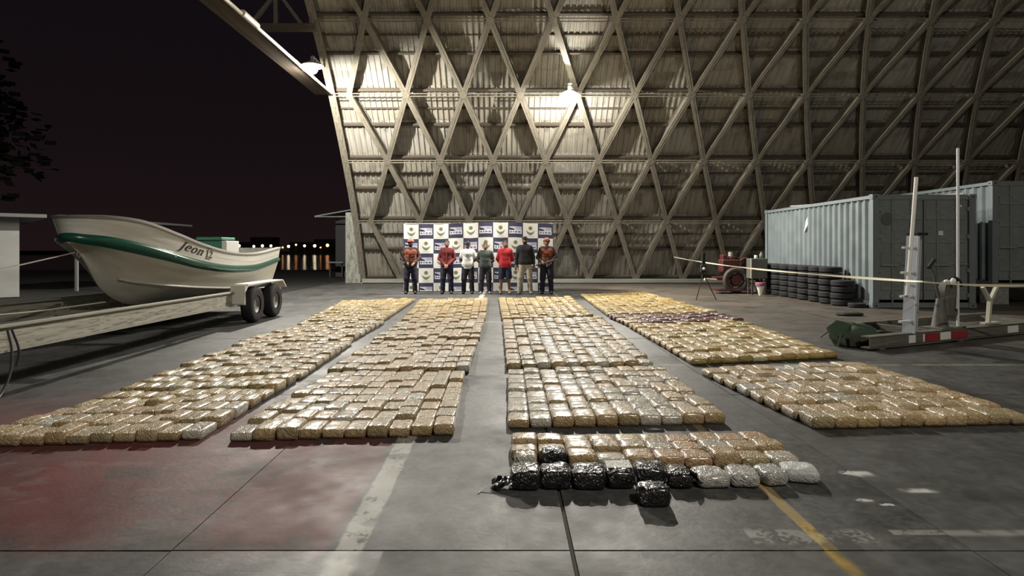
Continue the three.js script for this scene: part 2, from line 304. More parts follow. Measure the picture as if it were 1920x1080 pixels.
// each block: columns, rows, floor corners near-left, near-right and top-edge corners far-right, far-left, in pixels of the photograph's ground plan
const blocks = [
  { name: 'front block behind the black bags', col: 'c', rows: 3, cols: 10, q: [[958, 882], [1502, 878], [1425, 806], [958, 812]], own: 3, film: .25, orange: .35 },
  { name: 'second block of the centre-right column', rows: 8, cols: 10, q: [[952, 806], [1362, 796], [1240, 684], [952, 690]], own: 8, film: .6 },
  { name: 'nearest block of the centre-left column', rows: 8, cols: 10, q: [[425, 830], [852, 818], [872, 692], [620, 694]], own: 8, film: .15 },
  { name: 'nearest block of the right column', rows: 8, cols: 10, q: [[1530, 807], [1938, 797], [1612, 675], [1312, 688]], own: 8, film: .06, yellow: 1 },
  { name: 'nearest block of the left column', rows: 7, cols: 10, q: [[-62, 842], [375, 827], [557, 700], [290, 706]], own: 3, film: .1, yellow: .5 },
  { rows: 16, cols: 10, q: [[950, 690], [1225, 684], [1128, 592], [942, 598]], film: .5, low: .45 },
  { rows: 16, cols: 10, q: [[941, 597], [1113, 592], [1070, 555], [935, 558]], film: .05, yellow: .6 },
  { rows: 7, cols: 10, q: [[610, 696], [880, 690], [897, 633], [702, 636]], film: .1 },
  { rows: 7, cols: 10, q: [[697, 637], [900, 632], [909, 597], [754, 600]], film: .1 },
  { rows: 16, cols: 10, q: [[752, 601], [911, 597], [915, 558], [788, 560]], film: .05, yellow: .6 },
  { rows: 8, cols: 10, q: [[283, 709], [565, 702], [660, 636], [448, 641]], film: .12, yellow: .3 },
  { rows: 7, cols: 10, q: [[442, 643], [654, 638], [722, 598], [568, 603]], film: .1, yellow: .3 },
  { rows: 16, cols: 10, q: [[562, 604], [716, 600], [779, 558], [644, 562]], film: .05, yellow: .6 },
  { rows: 12, cols: 10, q: [[1299, 683], [1570, 669], [1392, 599], [1178, 606]], low: .25, film: .08, yellow: .8 },
  { rows: 5, cols: 10, q: [[1176, 607], [1396, 600], [1345, 585], [1140, 589]], film: .0, red: 1 },
  { rows: 18, cols: 10, q: [[1138, 589], [1345, 585], [1212, 547], [1088, 550]], film: .05, yellow: .8 },
];
{
  const nearGeo = [0, 1, 2, 3, 4, 5, 6, 7].map(i => pillow(9, 3, 9, 1, 1, 1, i + 1));
  const farGeo = [0, 1, 2, 3, 4, 5].map(i => pillow(4, 2, 4, 1, 1, 1, i + 21, 1.4));
  const rest = [];
  blocks.forEach((b, bi) => {
    const [nl, nr, fr, fl] = b.q.map(([x, y], k) => floorAt(x, y, k < 2 ? (b.own ? 0 : PH * (b.low ?? .7)) : PH));
    const at = (u, v) => [lerp(lerp(nl[0], nr[0], u), lerp(fl[0], fr[0], u), v), lerp(lerp(nl[1], nr[1], u), lerp(fl[1], fr[1], u), v)];
    for (let r = 0; r < b.rows; r++) for (let c = 0; c < b.cols; c++) {
      const j = .035, [X, Z] = at((c + .5 + j * (rnd() - .5)) / b.cols, (r + .5 + 1.6 * j * (rnd() - .5) + (c === 0 || c === b.cols - 1 ? .1 * (rnd() - .5) : 0)) / b.rows);
      const a = at(c / b.cols, (r + .5) / b.rows), d = at((c + 1) / b.cols, (r + .5) / b.rows), e = at((c + .5) / b.cols, r / b.rows), f = at((c + .5) / b.cols, (r + 1) / b.rows);
      const w = (d[0] - a[0]) * rr(.968, .996), dep = (f[1] - e[1]) * rr(.962, .99), h = PH * rr(.78, 1.2);
      const turn = rr(-.025, .025);
      const film = rnd() < b.film + .25 * (fbm(c * .35, r * .35, bi + 200, 2) - .5) * (b.film > .1 ? 1 : 0), tone = Math.floor(rnd() * (b.orange ? 7 : 6));
      if (bi === 0 && r === 0 && c < 2) continue;                 // a film bundle and a black parcel lie here
      if (b.own && r < b.own) {
        const m = part('wrapped_package', nearGeo[Math.floor(rnd() * 8)], film ? filmMat : wrapMats[b.orange && c > 4 && rnd() < .5 ? 6 : tone]);
        m.position.copy(P(X, 0, Z)); m.scale.set(w, h, dep); m.rotation.y = turn;
        tag(m, `${film ? 'shiny film-wrapped' : 'tan wrapped'} package, ${ordinals[c + 1]} from left in ${ordinals[r + 1]} row of ${b.name}`, 'package', 'packages laid out in blocks on the floor');
      } else {
        const g = farGeo[Math.floor(rnd() * 6)].clone().scale(w, h, dep).rotateY(turn).translate(X, 0, -Z);
        const base = b.red && rnd() < .88 ? redMat : film ? [.50, .46, .38] : tans[tone], n = g.attributes.position.count, col = new Float32Array(n * 3), k = rr(.92, 1.1), y = b.yellow ?? 0;
        for (let q = 0; q < n; q++) col.set([base[0] * k * (1 + .04 * y), base[1] * k * (1 + .01 * y), base[2] * k * (1 - .38 * y)], q * 3);
        g.setAttribute('color', new THREE.BufferAttribute(col, 3)); rest.push(g);
      }
    }
  });
  const m = shade(new THREE.Mesh(mergeGeometries(rest), new THREE.MeshPhysicalMaterial({ vertexColors: true, roughness: .34, bumpMap: crinkle, bumpScale: .011, clearcoat: .55, clearcoatRoughness: .18 })));
  m.name = 'package_beds'; m.userData.kind = 'stuff'; scene.add(m);
  tag(m, 'many tan wrapped packages in long beds receding to the people', 'packages', 'packages laid out in blocks on the floor');
}
{ // black bags and pale bags of the nearest row
  const bag = new THREE.MeshPhysicalMaterial({ color: lin(.006, .006, .007), roughness: .28, bumpMap: crinkle, bumpScale: .012, clearcoat: .5, clearcoatRoughness: .15 });
  const clear = new THREE.MeshPhysicalMaterial({ color: lin(.42, .41, .38), roughness: .26, bumpMap: crinkle, bumpScale: .012, clearcoat: .7, clearcoatRoughness: .15 });
  const grey = new THREE.MeshPhysicalMaterial({ color: lin(.44, .46, .45), roughness: .45, bumpMap: crinkle, bumpScale: .005 });
  const frontZ = (py) => floorAt(950, py)[1];
  const put = (px, py, w, h, d, mat, label, name, sd, turn = 0, Y = 0, cat = 'bag') => {
    const [X, Z] = floorAt(px, py); const t = thing(name, label, cat, P(X, Y, Z + d / 2), turn);
    part('wrap', pillow(12, 5, 12, w * 1.085, h, d * 1.02, sd, 2.0, 5), mat, t); return t;
  };
  const tailed = (t, x0, x1, y, z, mat, sd) => { // crumpled loose end of a bag
    const g = new THREE.PlaneGeometry(1, 1, 8, 6), p = g.attributes.position;
    for (let k = 0; k < p.count; k++) { const u = p.getX(k) + .5, v = p.getY(k); const wd = .16 * (1 - .45 * u); p.setXYZ(k, lerp(x0, x1, u), Math.max(.006, y * (1 - u) + .05 * (vn(u * 5 + sd, v * 6, sd) - .35)), z + v * wd + .03 * (vn(u * 4, v * 4 + sd, sd) - .5)); }
    g.computeVertexNormals(); part('loose_end', g, mat, t);
  };
  let t = put(986, 922, .165, .115, .20, bag, 'black plastic bag at the left end of the nearest row, loose end trailing', 'black_bag', 61); tailed(t, -.07, -.2, .05, .03, new THREE.MeshPhysicalMaterial({ color: lin(.006, .006, .007), roughness: .28, side: THREE.DoubleSide }), 5);
  part('tie_string', tube([V(-.16, .03, .06), V(-.22, .02, .07), V(-.26, .004, .1), V(-.275, .004, .13)], .003, 20, 5), M.white, t, 'white string');
  put(1044, 920, .172, .11, .19, bag, 'black plastic bag second in the nearest row with a shiny folded top', 'black_bag', 62);
  put(1041, 876, .150, .10, .15, bag, 'smooth black parcel lying behind the nearest row of bags', 'black_bag', 63, .05);
  put(1107, 921, .185, .11, .20, bag, 'creased black plastic bag third in the nearest row', 'black_bag', 64, -.03);
  t = put(1166, 919, .160, .108, .20, bag, 'black plastic bag with a pale printed panel on top', 'black_bag', 65, .02);
  part('printed_panel', new THREE.PlaneGeometry(.15, .11, 4, 4).rotateX(-Math.PI / 2 + .06).translate(0, .113, -.015), new THREE.MeshPhysicalMaterial({ color: lin(.5, .49, .46), roughness: .3, bumpMap: crinkle, bumpScale: .006, side: THREE.DoubleSide }), t, 'pale panel');
  put(1224, 914, .165, .11, .19, bag, 'black plastic bag behind the single forward parcel', 'black_bag', 66);
  t = put(1230, 953, .160, .10, .145, bag, 'taped black parcel lying alone nearest the camera', 'black_bag', 67); part('tape_band', box(.17, .1, .012, 0, .052, .03, .004), bag, t);
  t = put(1281, 918, .14, .09, .20, bag, 'crumpled black plastic bag at the right end of the black bags', 'black_bag', 68, -.1);
  tailed(t, .05, .2, .07, .02, new THREE.MeshPhysicalMaterial({ color: lin(.006, .006, .007), roughness: .28, side: THREE.DoubleSide }), 9);
  put(1341, 918, .18, .08, .20, clear, 'silvery film-wrapped bag right beside the black bags', 'silver_bag', 70, .05);
  put(1403, 917, .165, .085, .20, clear, 'silvery film-wrapped bag second right of the black bags', 'silver_bag', 71, -.08);
  put(1457, 914, .14, .085, .19, clear, 'silvery film-wrapped bag beside the grey sack', 'silver_bag', 72, .12);
  put(1513, 909, .19, .085, .20, grey, 'smooth grey sack at the right end of the nearest row', 'grey_sack', 73, -.25);
  put(986, 884, .13, .105, .10, filmMat, 'silvery crumpled film bundle behind the leftmost black bag', 'film_bundle', 74, .1, 0);
}

// ---------------------------------------------------------------- boat and its trailer
const interp = (xs, ys, x) => { // smooth interpolation through stations
  let i = 0; while (i < xs.length - 2 && x > xs[i + 1]) i++;
  const h = xs[i + 1] - xs[i], t = clamp((x - xs[i]) / h), m = k => k <= 0 ? (ys[1] - ys[0]) / (xs[1] - xs[0]) : k >= xs.length - 1 ? (ys[k] - ys[k - 1]) / (xs[k] - xs[k - 1]) : (ys[k + 1] - ys[k - 1]) / (xs[k + 1] - xs[k - 1]);
  const t2 = t * t, t3 = t2 * t; return (2 * t3 - 3 * t2 + 1) * ys[i] + (t3 - 2 * t2 + t) * h * m(i) + (-2 * t3 + 3 * t2) * ys[i + 1] + (t3 - t2) * h * m(i + 1);
};
{
  const U = [.2, .28, .5, .9, 1.5, 2.2, 3.0, 3.8, 4.6, 5.85];
  const st = {
    sb: [.0, .25, .44, .63, .79, .87, .89, .89, .88, .83], sy: [1.85, 1.855, 1.86, 1.81, 1.65, 1.48, 1.36, 1.31, 1.32, 1.43],
    kb: [.0, .14, .28, .46, .65, .78, .84, .845, .835, .78], ky: [1.50, 1.47, 1.43, 1.34, 1.21, 1.07, .98, .945, .96, 1.10],
    cb: [.0, .0, .02, .14, .36, .56, .63, .66, .66, .64], cy: [1.48, 1.44, 1.32, .98, .84, .75, .68, .63, .63, .66],
    ey: [1.47, 1.44, 1.27, .80, .53, .49, .47, .46, .46, .48],
  };
  for (const k of ['sb', 'kb']) st[k] = st[k].map(x => x * x);
  const q = (k, u) => { const v = Math.max(0, interp(U, st[k], u)); return k === 'sb' || k === 'kb' ? Math.sqrt(v) : v; };
  const boat = thing('fishing_boat', 'white open fishing boat with green stripe and name, on a trailer', 'boat', P(-6.05, 0, 8.25));
  // local: x across, y up, z = -u (bow nearest the camera)
  const loft = (rowsOf, n = 52, u0 = .2, u1 = 5.85) => {
    const pos = [], uv = [], idx = []; let m = 0;
    for (let i = 0; i <= n; i++) { const u = lerp(u0, u1, Math.pow(i / n, u0 > .2 ? 1 : 2)), row = rowsOf(u); m = row.length; row.forEach(([x, y, dz = 0], k) => { pos.push(x, y, -u + dz); uv.push(i / n, k / (m - 1)); }); }
    for (let i = 0; i < n; i++) for (let k = 0; k < m - 1; k++) { const a = i * m + k; idx.push(a, a + m, a + 1, a + m, a + m + 1, a + 1); }
    const g = new THREE.BufferGeometry(); g.setAttribute('position', new THREE.Float32BufferAttribute(pos, 3)); g.setAttribute('uv', new THREE.Float32BufferAttribute(uv, 2)); g.setIndex(idx); g.computeVertexNormals(); return g;
  };
  const both = f => { const g = []; for (const s of [-1, 1]) { const h = loft(u => f(u).map(([x, y, z]) => [s * x, y, z])); g.push(h); } return g; };
  const hullMat = new THREE.MeshStandardMaterial({ color: lin(.60, .58, .52), roughness: .38, map: soft, side: THREE.DoubleSide });
  const topMat = new THREE.MeshStandardMaterial({ color: lin(.78, .78, .75), roughness: .32, map: soft, side: THREE.DoubleSide });
  const green = new THREE.MeshStandardMaterial({ color: lin(.012, .085, .055), roughness: .22, side: THREE.DoubleSide });
  part('hull', [...both(u => { const r = []; const K = [0, q('ey', u)], C = [q('cb', u), q('cy', u)], N = [q('kb', u), q('ky', u)];
    for (let k = 0; k <= 4; k++) r.push([lerp(K[0], C[0], k / 4), lerp(K[1], C[1], k / 4 - .12 * Math.sin(Math.PI * k / 4))]);
    for (let k = 1; k <= 6; k++) { const t = k / 6; r.push([lerp(C[0], N[0], Math.pow(t, 1.15)), lerp(C[1], N[1], t)]); } return r; })], hullMat, boat, 'cream lower hull');
  const rubAt = (t, u) => .055 * Math.sin(Math.PI * clamp(t)) * smooth(.2, .4, u);
  part('rubbing_stripe', both(u => { const r = []; const y0 = q('ky', u), y1 = lerp(y0, q('sy', u), .36), b0 = q('kb', u), b1 = lerp(b0, q('sb', u), .36); for (let k = 0; k <= 6; k++) { const t = k / 6; r.push([lerp(b0, b1, t) + rubAt(t, u), lerp(y0, y1, t), .05 * Math.sin(Math.PI * t) * smooth(.6, .2, u)]); } return r; }), green, boat, 'dark green stripe');
  part('topside', both(u => { const r = []; for (let k = 0; k <= 5; k++) { const t = .36 + .64 * k / 5; r.push([lerp(q('kb', u), q('sb', u), t), lerp(q('ky', u), q('sy', u), t)]); } return r; }), topMat, boat, 'white upper strake');
  part('gunwale', both(u => { const b = q('sb', u), y = q('sy', u); const f = smooth(.2, .35, u); return [[b + .02 * f, y - .03], [b + .025 * f, y + .015], [Math.max(0, b - .07), y + .02], [Math.max(0, b - .09), y - .02]]; }), std(lin(.16, .15, .13), .6, 0, { side: THREE.DoubleSide }), boat, 'weathered gunwale cap');
  const half = (u, y) => { const t = clamp((y - q('cy', u)) / Math.max(.01, q('ky', u) - q('cy', u))); return lerp(q('cb', u), q('kb', u), Math.pow(t, 1.15)); };
  part('inner_lining', both(u => { const y = q('sy', u), b = Math.max(0, q('sb', u) - .08), k = Math.max(0, q('kb', u) - .06), d = lerp(q('ky', u), q('cy', u), .55 * smooth(.7, 1.8, u)), w = Math.max(0, half(u, d) - .05); return [[b, y], [k, q('ky', u) + .01], [w, d + .005], [0, d]]; }), hullMat, boat);
  const tr = [[0, .48], [.64, .66], [.78, 1.10], [.83, 1.43], [-.83, 1.43], [-.78, 1.10], [-.64, .66]];
  part('transom', new THREE.ExtrudeGeometry(new THREE.Shape(tr.map(([x, y]) => new THREE.Vector2(x, y))), { depth: .05, bevelEnabled: false }).translate(0, 0, -5.88), topMat, boat);
  for (const u of [1.7, 3.0, 4.4]) part('thwart', box(1.5, .04, .26, 0, q('ky', u) + .12, -u), hullMat, boat);
  part('spray_rail', [1, -1].map(s => tube(Array.from({ length: 22 }, (_, k) => { const u = 1.0 + 4.8 * k / 21; return V(s * (q('cb', u) + .015), q('cy', u) + .01, -u); }), .022, 60, 6)), hullMat, boat);
  part('bow_eye', new THREE.TorusGeometry(.035, .01, 8, 14).rotateY(Math.PI / 2).translate(0, 1.32, -.42), M.galv, boat);
  // name on the topside: lettering laid along the strake
  const cv = document.createElement('canvas'); cv.width = 512; cv.height = 256; const cx = cv.getContext('2d');
  cx.fillStyle = '#000'; cx.fillRect(0, 0, 512, 256); cx.fillStyle = '#fff'; cx.save(); cx.transform(.78, 0, -.16, 1, 36, 0); cx.font = 'italic bold 190px serif'; cx.fillText('Jeon', 14, 196); cx.restore();
  cx.fillRect(400, 20, 84, 14); cx.fillRect(400, 216, 84, 14); cx.save(); cx.transform(.62, 0, 0, 1, 398, 0); cx.font = 'bold 190px serif'; cx.fillText('12', -16, 200); cx.restore();
  const nt = new THREE.CanvasTexture(cv); nt.magFilter = THREE.LinearFilter;
  const ng = loft(u => [.40, .6, .8, .98].map(t => [lerp(q('kb', u), q('sb', u), t) + .006, lerp(q('ky', u), q('sy', u), t)]), 16, 1.62, 2.55);
  part('name_lettering', ng, new THREE.MeshStandardMaterial({ color: lin(.015, .015, .018), roughness: .5, alphaMap: nt, transparent: true, side: THREE.DoubleSide }), boat, 'black painted name lettering');
  // green engine box standing inside the stern
  const eb = thing('engine_box', 'green box with a white end standing in the boat', 'box', P(-5.78, .72, 12.2));
  part('body', box(.46, .84, .55, 0, .42, 0, .02), std(lin(.03, .20, .12), .5), eb); part('white_end', box(.10, .84, .56, .285, .42, 0, .015), M.white, eb, 'white end panel'); part('lid', box(.5, .05, .6, 0, .885, 0, .015), std(lin(.05, .26, .16), .5), eb);
}
{
  const tr = thing('boat_trailer', 'long pale steel tandem-axle trailer under the white boat', 'trailer', P(-6.0, 0, 9));
  const L = (X, Y, Z) => V(X + 6.0, Y, 9 - Z);                  // world place in the trailer's own axes
  const rust = std(lin(.50, .48, .42), .6, .1, { map: rep(grime, 3, 1) });
  for (const s of [1, -1]) {
    const x = Z => s > 0 ? lerp(-4.84, -5.06, (Z - 4.6) / 9) : lerp(-7.16, -6.94, (Z - 4.6) / 9), y = Z => lerp(.545, .47, (Z - 4.6) / 9);
    const a = [x(4.2), y(4.2), 4.2], b = [x(13.7), y(13.7), 13.7];
    part('side_rail', [beam(L(...a), L(...b), .03, .24), beam(L(a[0], a[1] + .12, a[2]), L(b[0], b[1] + .12, b[2]), .11, .02), beam(L(a[0], a[1] - .12, a[2]), L(b[0], b[1] - .12, b[2]), .11, .02)], rust, tr);
    part('tongue_bar', beam(L(a[0], a[1], 4.2), L(-6, .55, 1.6), .08, .16), rust, tr);
  }
  for (const Z of [5.0, 7.2, 9.6, 11.3, 13.4]) part('cross_member', beam(L(-7.05, .40, Z), L(-4.98, .40, Z), .08, .09), rust, tr);
  for (const Z of [9.7, 11.4, 13.2]) part('keel_roller', bar(L(-6.2, .42, Z), L(-5.9, .42, Z), .045), M.rubber, tr);
  part('bunk_board', [box(.9, .05, .3, .35, .70, 3.0)], M.galv, tr);
  const wheel = (X, Z) => {
    const g = lathe([[.17, -.10], [.27, -.115], [.325, -.09], [.34, -.04], [.34, .04], [.325, .09], [.27, .115], [.17, .10]], 30).rotateZ(Math.PI / 2);
    const p = L(X, .34, Z); const w = part('tyre', g, M.rubber, tr); w.position.copy(p);
    part('rim', [lathe([[0, .03], [.06, .05], [.1, .03], [.15, .07], [.185, .09], [.185, -.09], [.15, -.07], [.1, -.03], [.06, -.05], [0, -.03]], 22).rotateZ(Math.PI / 2)], std(lin(.22, .2, .18), .5, .4), w);
  };
  for (const X of [-4.87, -7.13]) for (const Z of [11.75, 12.72]) wheel(X, Z);
  for (const Z of [11.75, 12.72]) part('axle', bar(L(-7.1, .34, Z), L(-4.9, .34, Z), .035), M.steelDark, tr);
  for (const X of [-4.89, -7.11]) {
    const s = X > -6 ? 1 : -1, sh = new THREE.Shape(); sh.moveTo(-.62, .40); sh.lineTo(-.60, .62); sh.lineTo(-.45, .755); sh.lineTo(1.30, .755); sh.lineTo(1.50, .60); sh.lineTo(1.50, .58); sh.lineTo(1.28, .735); sh.lineTo(-.44, .735); sh.lineTo(-.58, .61); sh.lineTo(-.60, .40);
    const g = new THREE.ExtrudeGeometry(sh, { depth: .27, bevelEnabled: false }).rotateY(Math.PI / 2).translate(X - .135 + 6, 0, 9 - 11.75);
    part('fender', [g, box(.27, .36, .015, X + 6, .56, 9 - 11.16)], std(lin(.72, .70, .64), .45, .1), tr, 'white sheet-metal fender');
  }
  part('winch_post', [beam(L(-6.05, .5, 6.1), L(-6.05, 1.0, 6.35), .12, .14, V(1, 0, 0)), box(.22, .2, .26, -.05, 1.0, 2.75, .02)], M.galv, tr);
  part('support_leg', beam(L(-6.05, .0, 4.9), L(-6.05, .55, 4.9), .06, .06, V(1, 0, 0)), M.galv, tr);
  for (const g of [tube([L(-4.80, .62, 5.9), L(-4.76, .42, 5.9), L(-4.74, .2, 5.85), L(-4.70, .05, 5.7), L(-4.6, .02, 5.5)], .012, 24, 6), tube([L(-4.80, .62, 5.95), L(-4.77, .4, 6.0), L(-4.8, .25, 6.0)], .012, 20, 6)]) part('lashing_cable', g, M.dark, tr);
  const strap = part('winch_strap', beam(P(-6.05, 1.35, 8.58), P(-6.05, 1.03, 6.5), .045, .006)); strap.material = std(lin(.55, .53, .48), .7); tag(strap, 'pale winch strap from the boat bow to the winch post', 'strap');
  const rope = part('mooring_rope', tube([P(-6.05, .60, 9.25), P(-6.4, .56, 8), P(-6.8, .62, 6.5), P(-7.0, .66, 5.2)], .012, 40, 6)); rope.material = std(lin(.5, .48, .42), .8); tag(rope, 'thin pale rope running left from the boat keel', 'rope');
}

// ---------------------------------------------------------------- containers, tyres
function container(label, X, Z, Y, len, doorDetail) {
  const W = 2.44, H = 2.70, t = thing('shipping_container', label, 'container', P(X, Y, Z)); // base at the near left corner; x right, z = -depth
  const blue = std(lin(.215, .255, .28), .5, .1, { map: soft }), door = std(lin(.235, .265, .27), .55, .1, { map: soft });
  const sideWall = (x, inward) => { const pos = [], idx = [], pts = []; const p = .275; for (let z = .12; z < len - .12; z += p) pts.push([z, 0], [z + p * .26, 0], [z + p * .42, .055], [z + p * .82, .055]); pts.push([len - .12, 0]);
    for (const [z, d] of pts) for (const y of [.14, H - .1]) pos.push(x + inward * d, y, -Math.min(z, len - .1));
    for (let k = 0; k + 1 < pts.length; k++) idx.push(2 * k, 2 * k + 2, 2 * k + 1, 2 * k + 2, 2 * k + 3, 2 * k + 1);
    let g = new THREE.BufferGeometry(); g.setAttribute('position', new THREE.Float32BufferAttribute(pos, 3)); g.setAttribute('uv', new THREE.Float32BufferAttribute(pos.flatMap((v, i) => i % 3 === 0 ? [pos[i + 2] / 3, pos[i + 1] / 3] : []), 2)); g.setIndex(idx); g = g.toNonIndexed(); g.computeVertexNormals(); return g; };
  part('side_wall', sideWall(.04, 1), blue, t); part('side_wall', sideWall(W - .04, -1), blue, t);
  part('roof_panel', box(W - .06, .03, len - .1, W / 2, H - .045, -len / 2), blue, t);
  part('floor_frame', box(W - .1, .12, len - .1, W / 2, .14, -len / 2), M.steelDark, t);
  part('rear_wall', box(W - .1, H - .2, .05, W / 2, H / 2, -len + .06), blue, t);
  for (const [x, z] of [[.075, -.075], [W - .075, -.075], [.075, -len + .075], [W - .075, -len + .075]]) {
    part('corner_post', box(.15, H - .24, .15, x, H / 2, z, .01), blue, t);
    for (const y of [.06, H - .06]) { const c = part('corner_casting', box(.178, .118, .162, x, y, z, .012), blue, t); part('casting_hole', [box(.182, .05, .075, x, y, z, .02), box(.08, .05, .168, x, y, z, .02)], M.black, c); }
  }
  for (const x of [.05, W - .05]) { part('top_rail', box(.07, .08, len - .3, x, H - .06, -len / 2), blue, t); part('bottom_rail', box(.07, .14, len - .3, x, .1, -len / 2), blue, t); }
  part('door_header', box(W - .3, .12, .1, W / 2, H - .07, -.08), door, t); part('door_sill', box(W - .3, .12, .1, W / 2, .07, -.08), door, t);
  for (const s of [0, 1]) {
    const x0 = s ? W / 2 + .008 : .16, w = W / 2 - .168, d = part('door_leaf', [box(w, H - .26, .04, x0 + w / 2, H / 2, -.07), ...[.42, .98, 1.54, 2.1].map(y => box(w - .1, .32, .018, x0 + w / 2, y + .16, -.045, .006))], door, t);
    for (const f of [.3, .72]) { const x = x0 + w * f; part('lock_rod', [bar(V(x, .08, -.025), V(x, H - .08, -.025), .02, .02, 8), box(.09, .06, .05, x, .3, -.035), box(.09, .06, .05, x, H - .35, -.035)], door, d); part('lock_handle', box(.34, .035, .022, x + (s ? .1 : -.1), 1.0 + .06 * f, -.012, .004), M.galv, d); }
    for (const y of [.3, .9, 1.7, 2.35]) part('hinge', box(.08, .1, .05, s ? W - .16 : .16, y, -.03, .006), door, d);
    part('door_gasket', box(.016, H - .28, .05, s ? W - .16 : W / 2 - .004, H / 2, -.06), M.black, d);
  }
  return { t, W, H };
}
{
  const { t, W, H } = container('blue-grey shipping container behind the stacked tyres', 8.66, 14.5, 0, 6.06);
  part('round_stain', new THREE.CircleGeometry(.15, 24).translate(.36, 2.12, -.033), std(lin(.085, .095, .095), .7), t, 'dark round mark');
  part('white_sticker', box(.12, .1, .004, 1.62, 1.78, -.032), M.white, t); part('white_sticker', box(.05, .05, .004, 2.1, 2.42, -.032), M.white, t);
  const torn = new THREE.Shape([[0, 0], [.14, .1], [.12, .33], [.02, .2], [-.1, -.18]].map(([a, b]) => new THREE.Vector2(a, b)));
  part('torn_sticker', new THREE.ExtrudeGeometry(torn, { depth: .004, bevelEnabled: false }).rotateY(-Math.PI / 2).translate(.038, 2.0, -3.35), M.white, t, 'torn white sticker');
  const roofpole = part('loose_batten', beam(P(8.75, 2.72, 18.9), P(11.0, 2.735, 14.75), .04, .03)); roofpole.material = M.galv; tag(roofpole, 'pale batten lying across the container roof', 'batten');
  container('blue-grey shipping container raised on blocks at the right edge', 12.2, 15.4, .42, 6.06);
  for (const [x, z] of [[12.4, 15.6], [14.4, 15.6], [12.4, 21.2], [14.4, 21.2]]) tag(part('concrete_block', box(.42, .42, .42, x, .21, -z, .015), M.concrete), `concrete block under the raised container, ${x < 13 ? 'left' : 'right'} ${z < 18 ? 'front' : 'rear'} corner`, 'block', 'blocks under the raised container');
  const tg = lathe([[.155, .012], [.2, .004], [.255, .012], [.275, .035], [.272, .06], [.262, .066], [.272, .072], [.274, .088], [.262, .094], [.272, .1], [.275, .125], [.255, .148], [.2, .156], [.155, .148], [.15, .12], [.19, .09], [.19, .07], [.15, .04], [.155, .012]], 26);
  for (let s = 0; s < 9; s++) for (let k = 0; k < (s ? 6 : 4); k++) {
    const m = part('tyre', tg, M.rubber); m.position.copy(P(8.35 + rr(-.015, .015), k * .158, 15.25 + s * .575 + rr(-.012, .012))); m.rotation.y = rr(0, 6);
    tag(m, `black tyre ${k === 0 ? 'lowest' : `${ordinals[k + 1]} from bottom`} in ${s ? `${ordinals[s + 1]} stack from the near end` : 'the low nearest stack'} beside the container`, 'tyre', 'tyres stacked beside the container');
  }
  const lone = part('tyre', tg.clone().scale(.7, .7, .7), M.rubber); lone.position.copy(P(8.4, 0, 14.72)); tag(lone, 'small black tyre alone on the floor before the stacks', 'tyre');
}

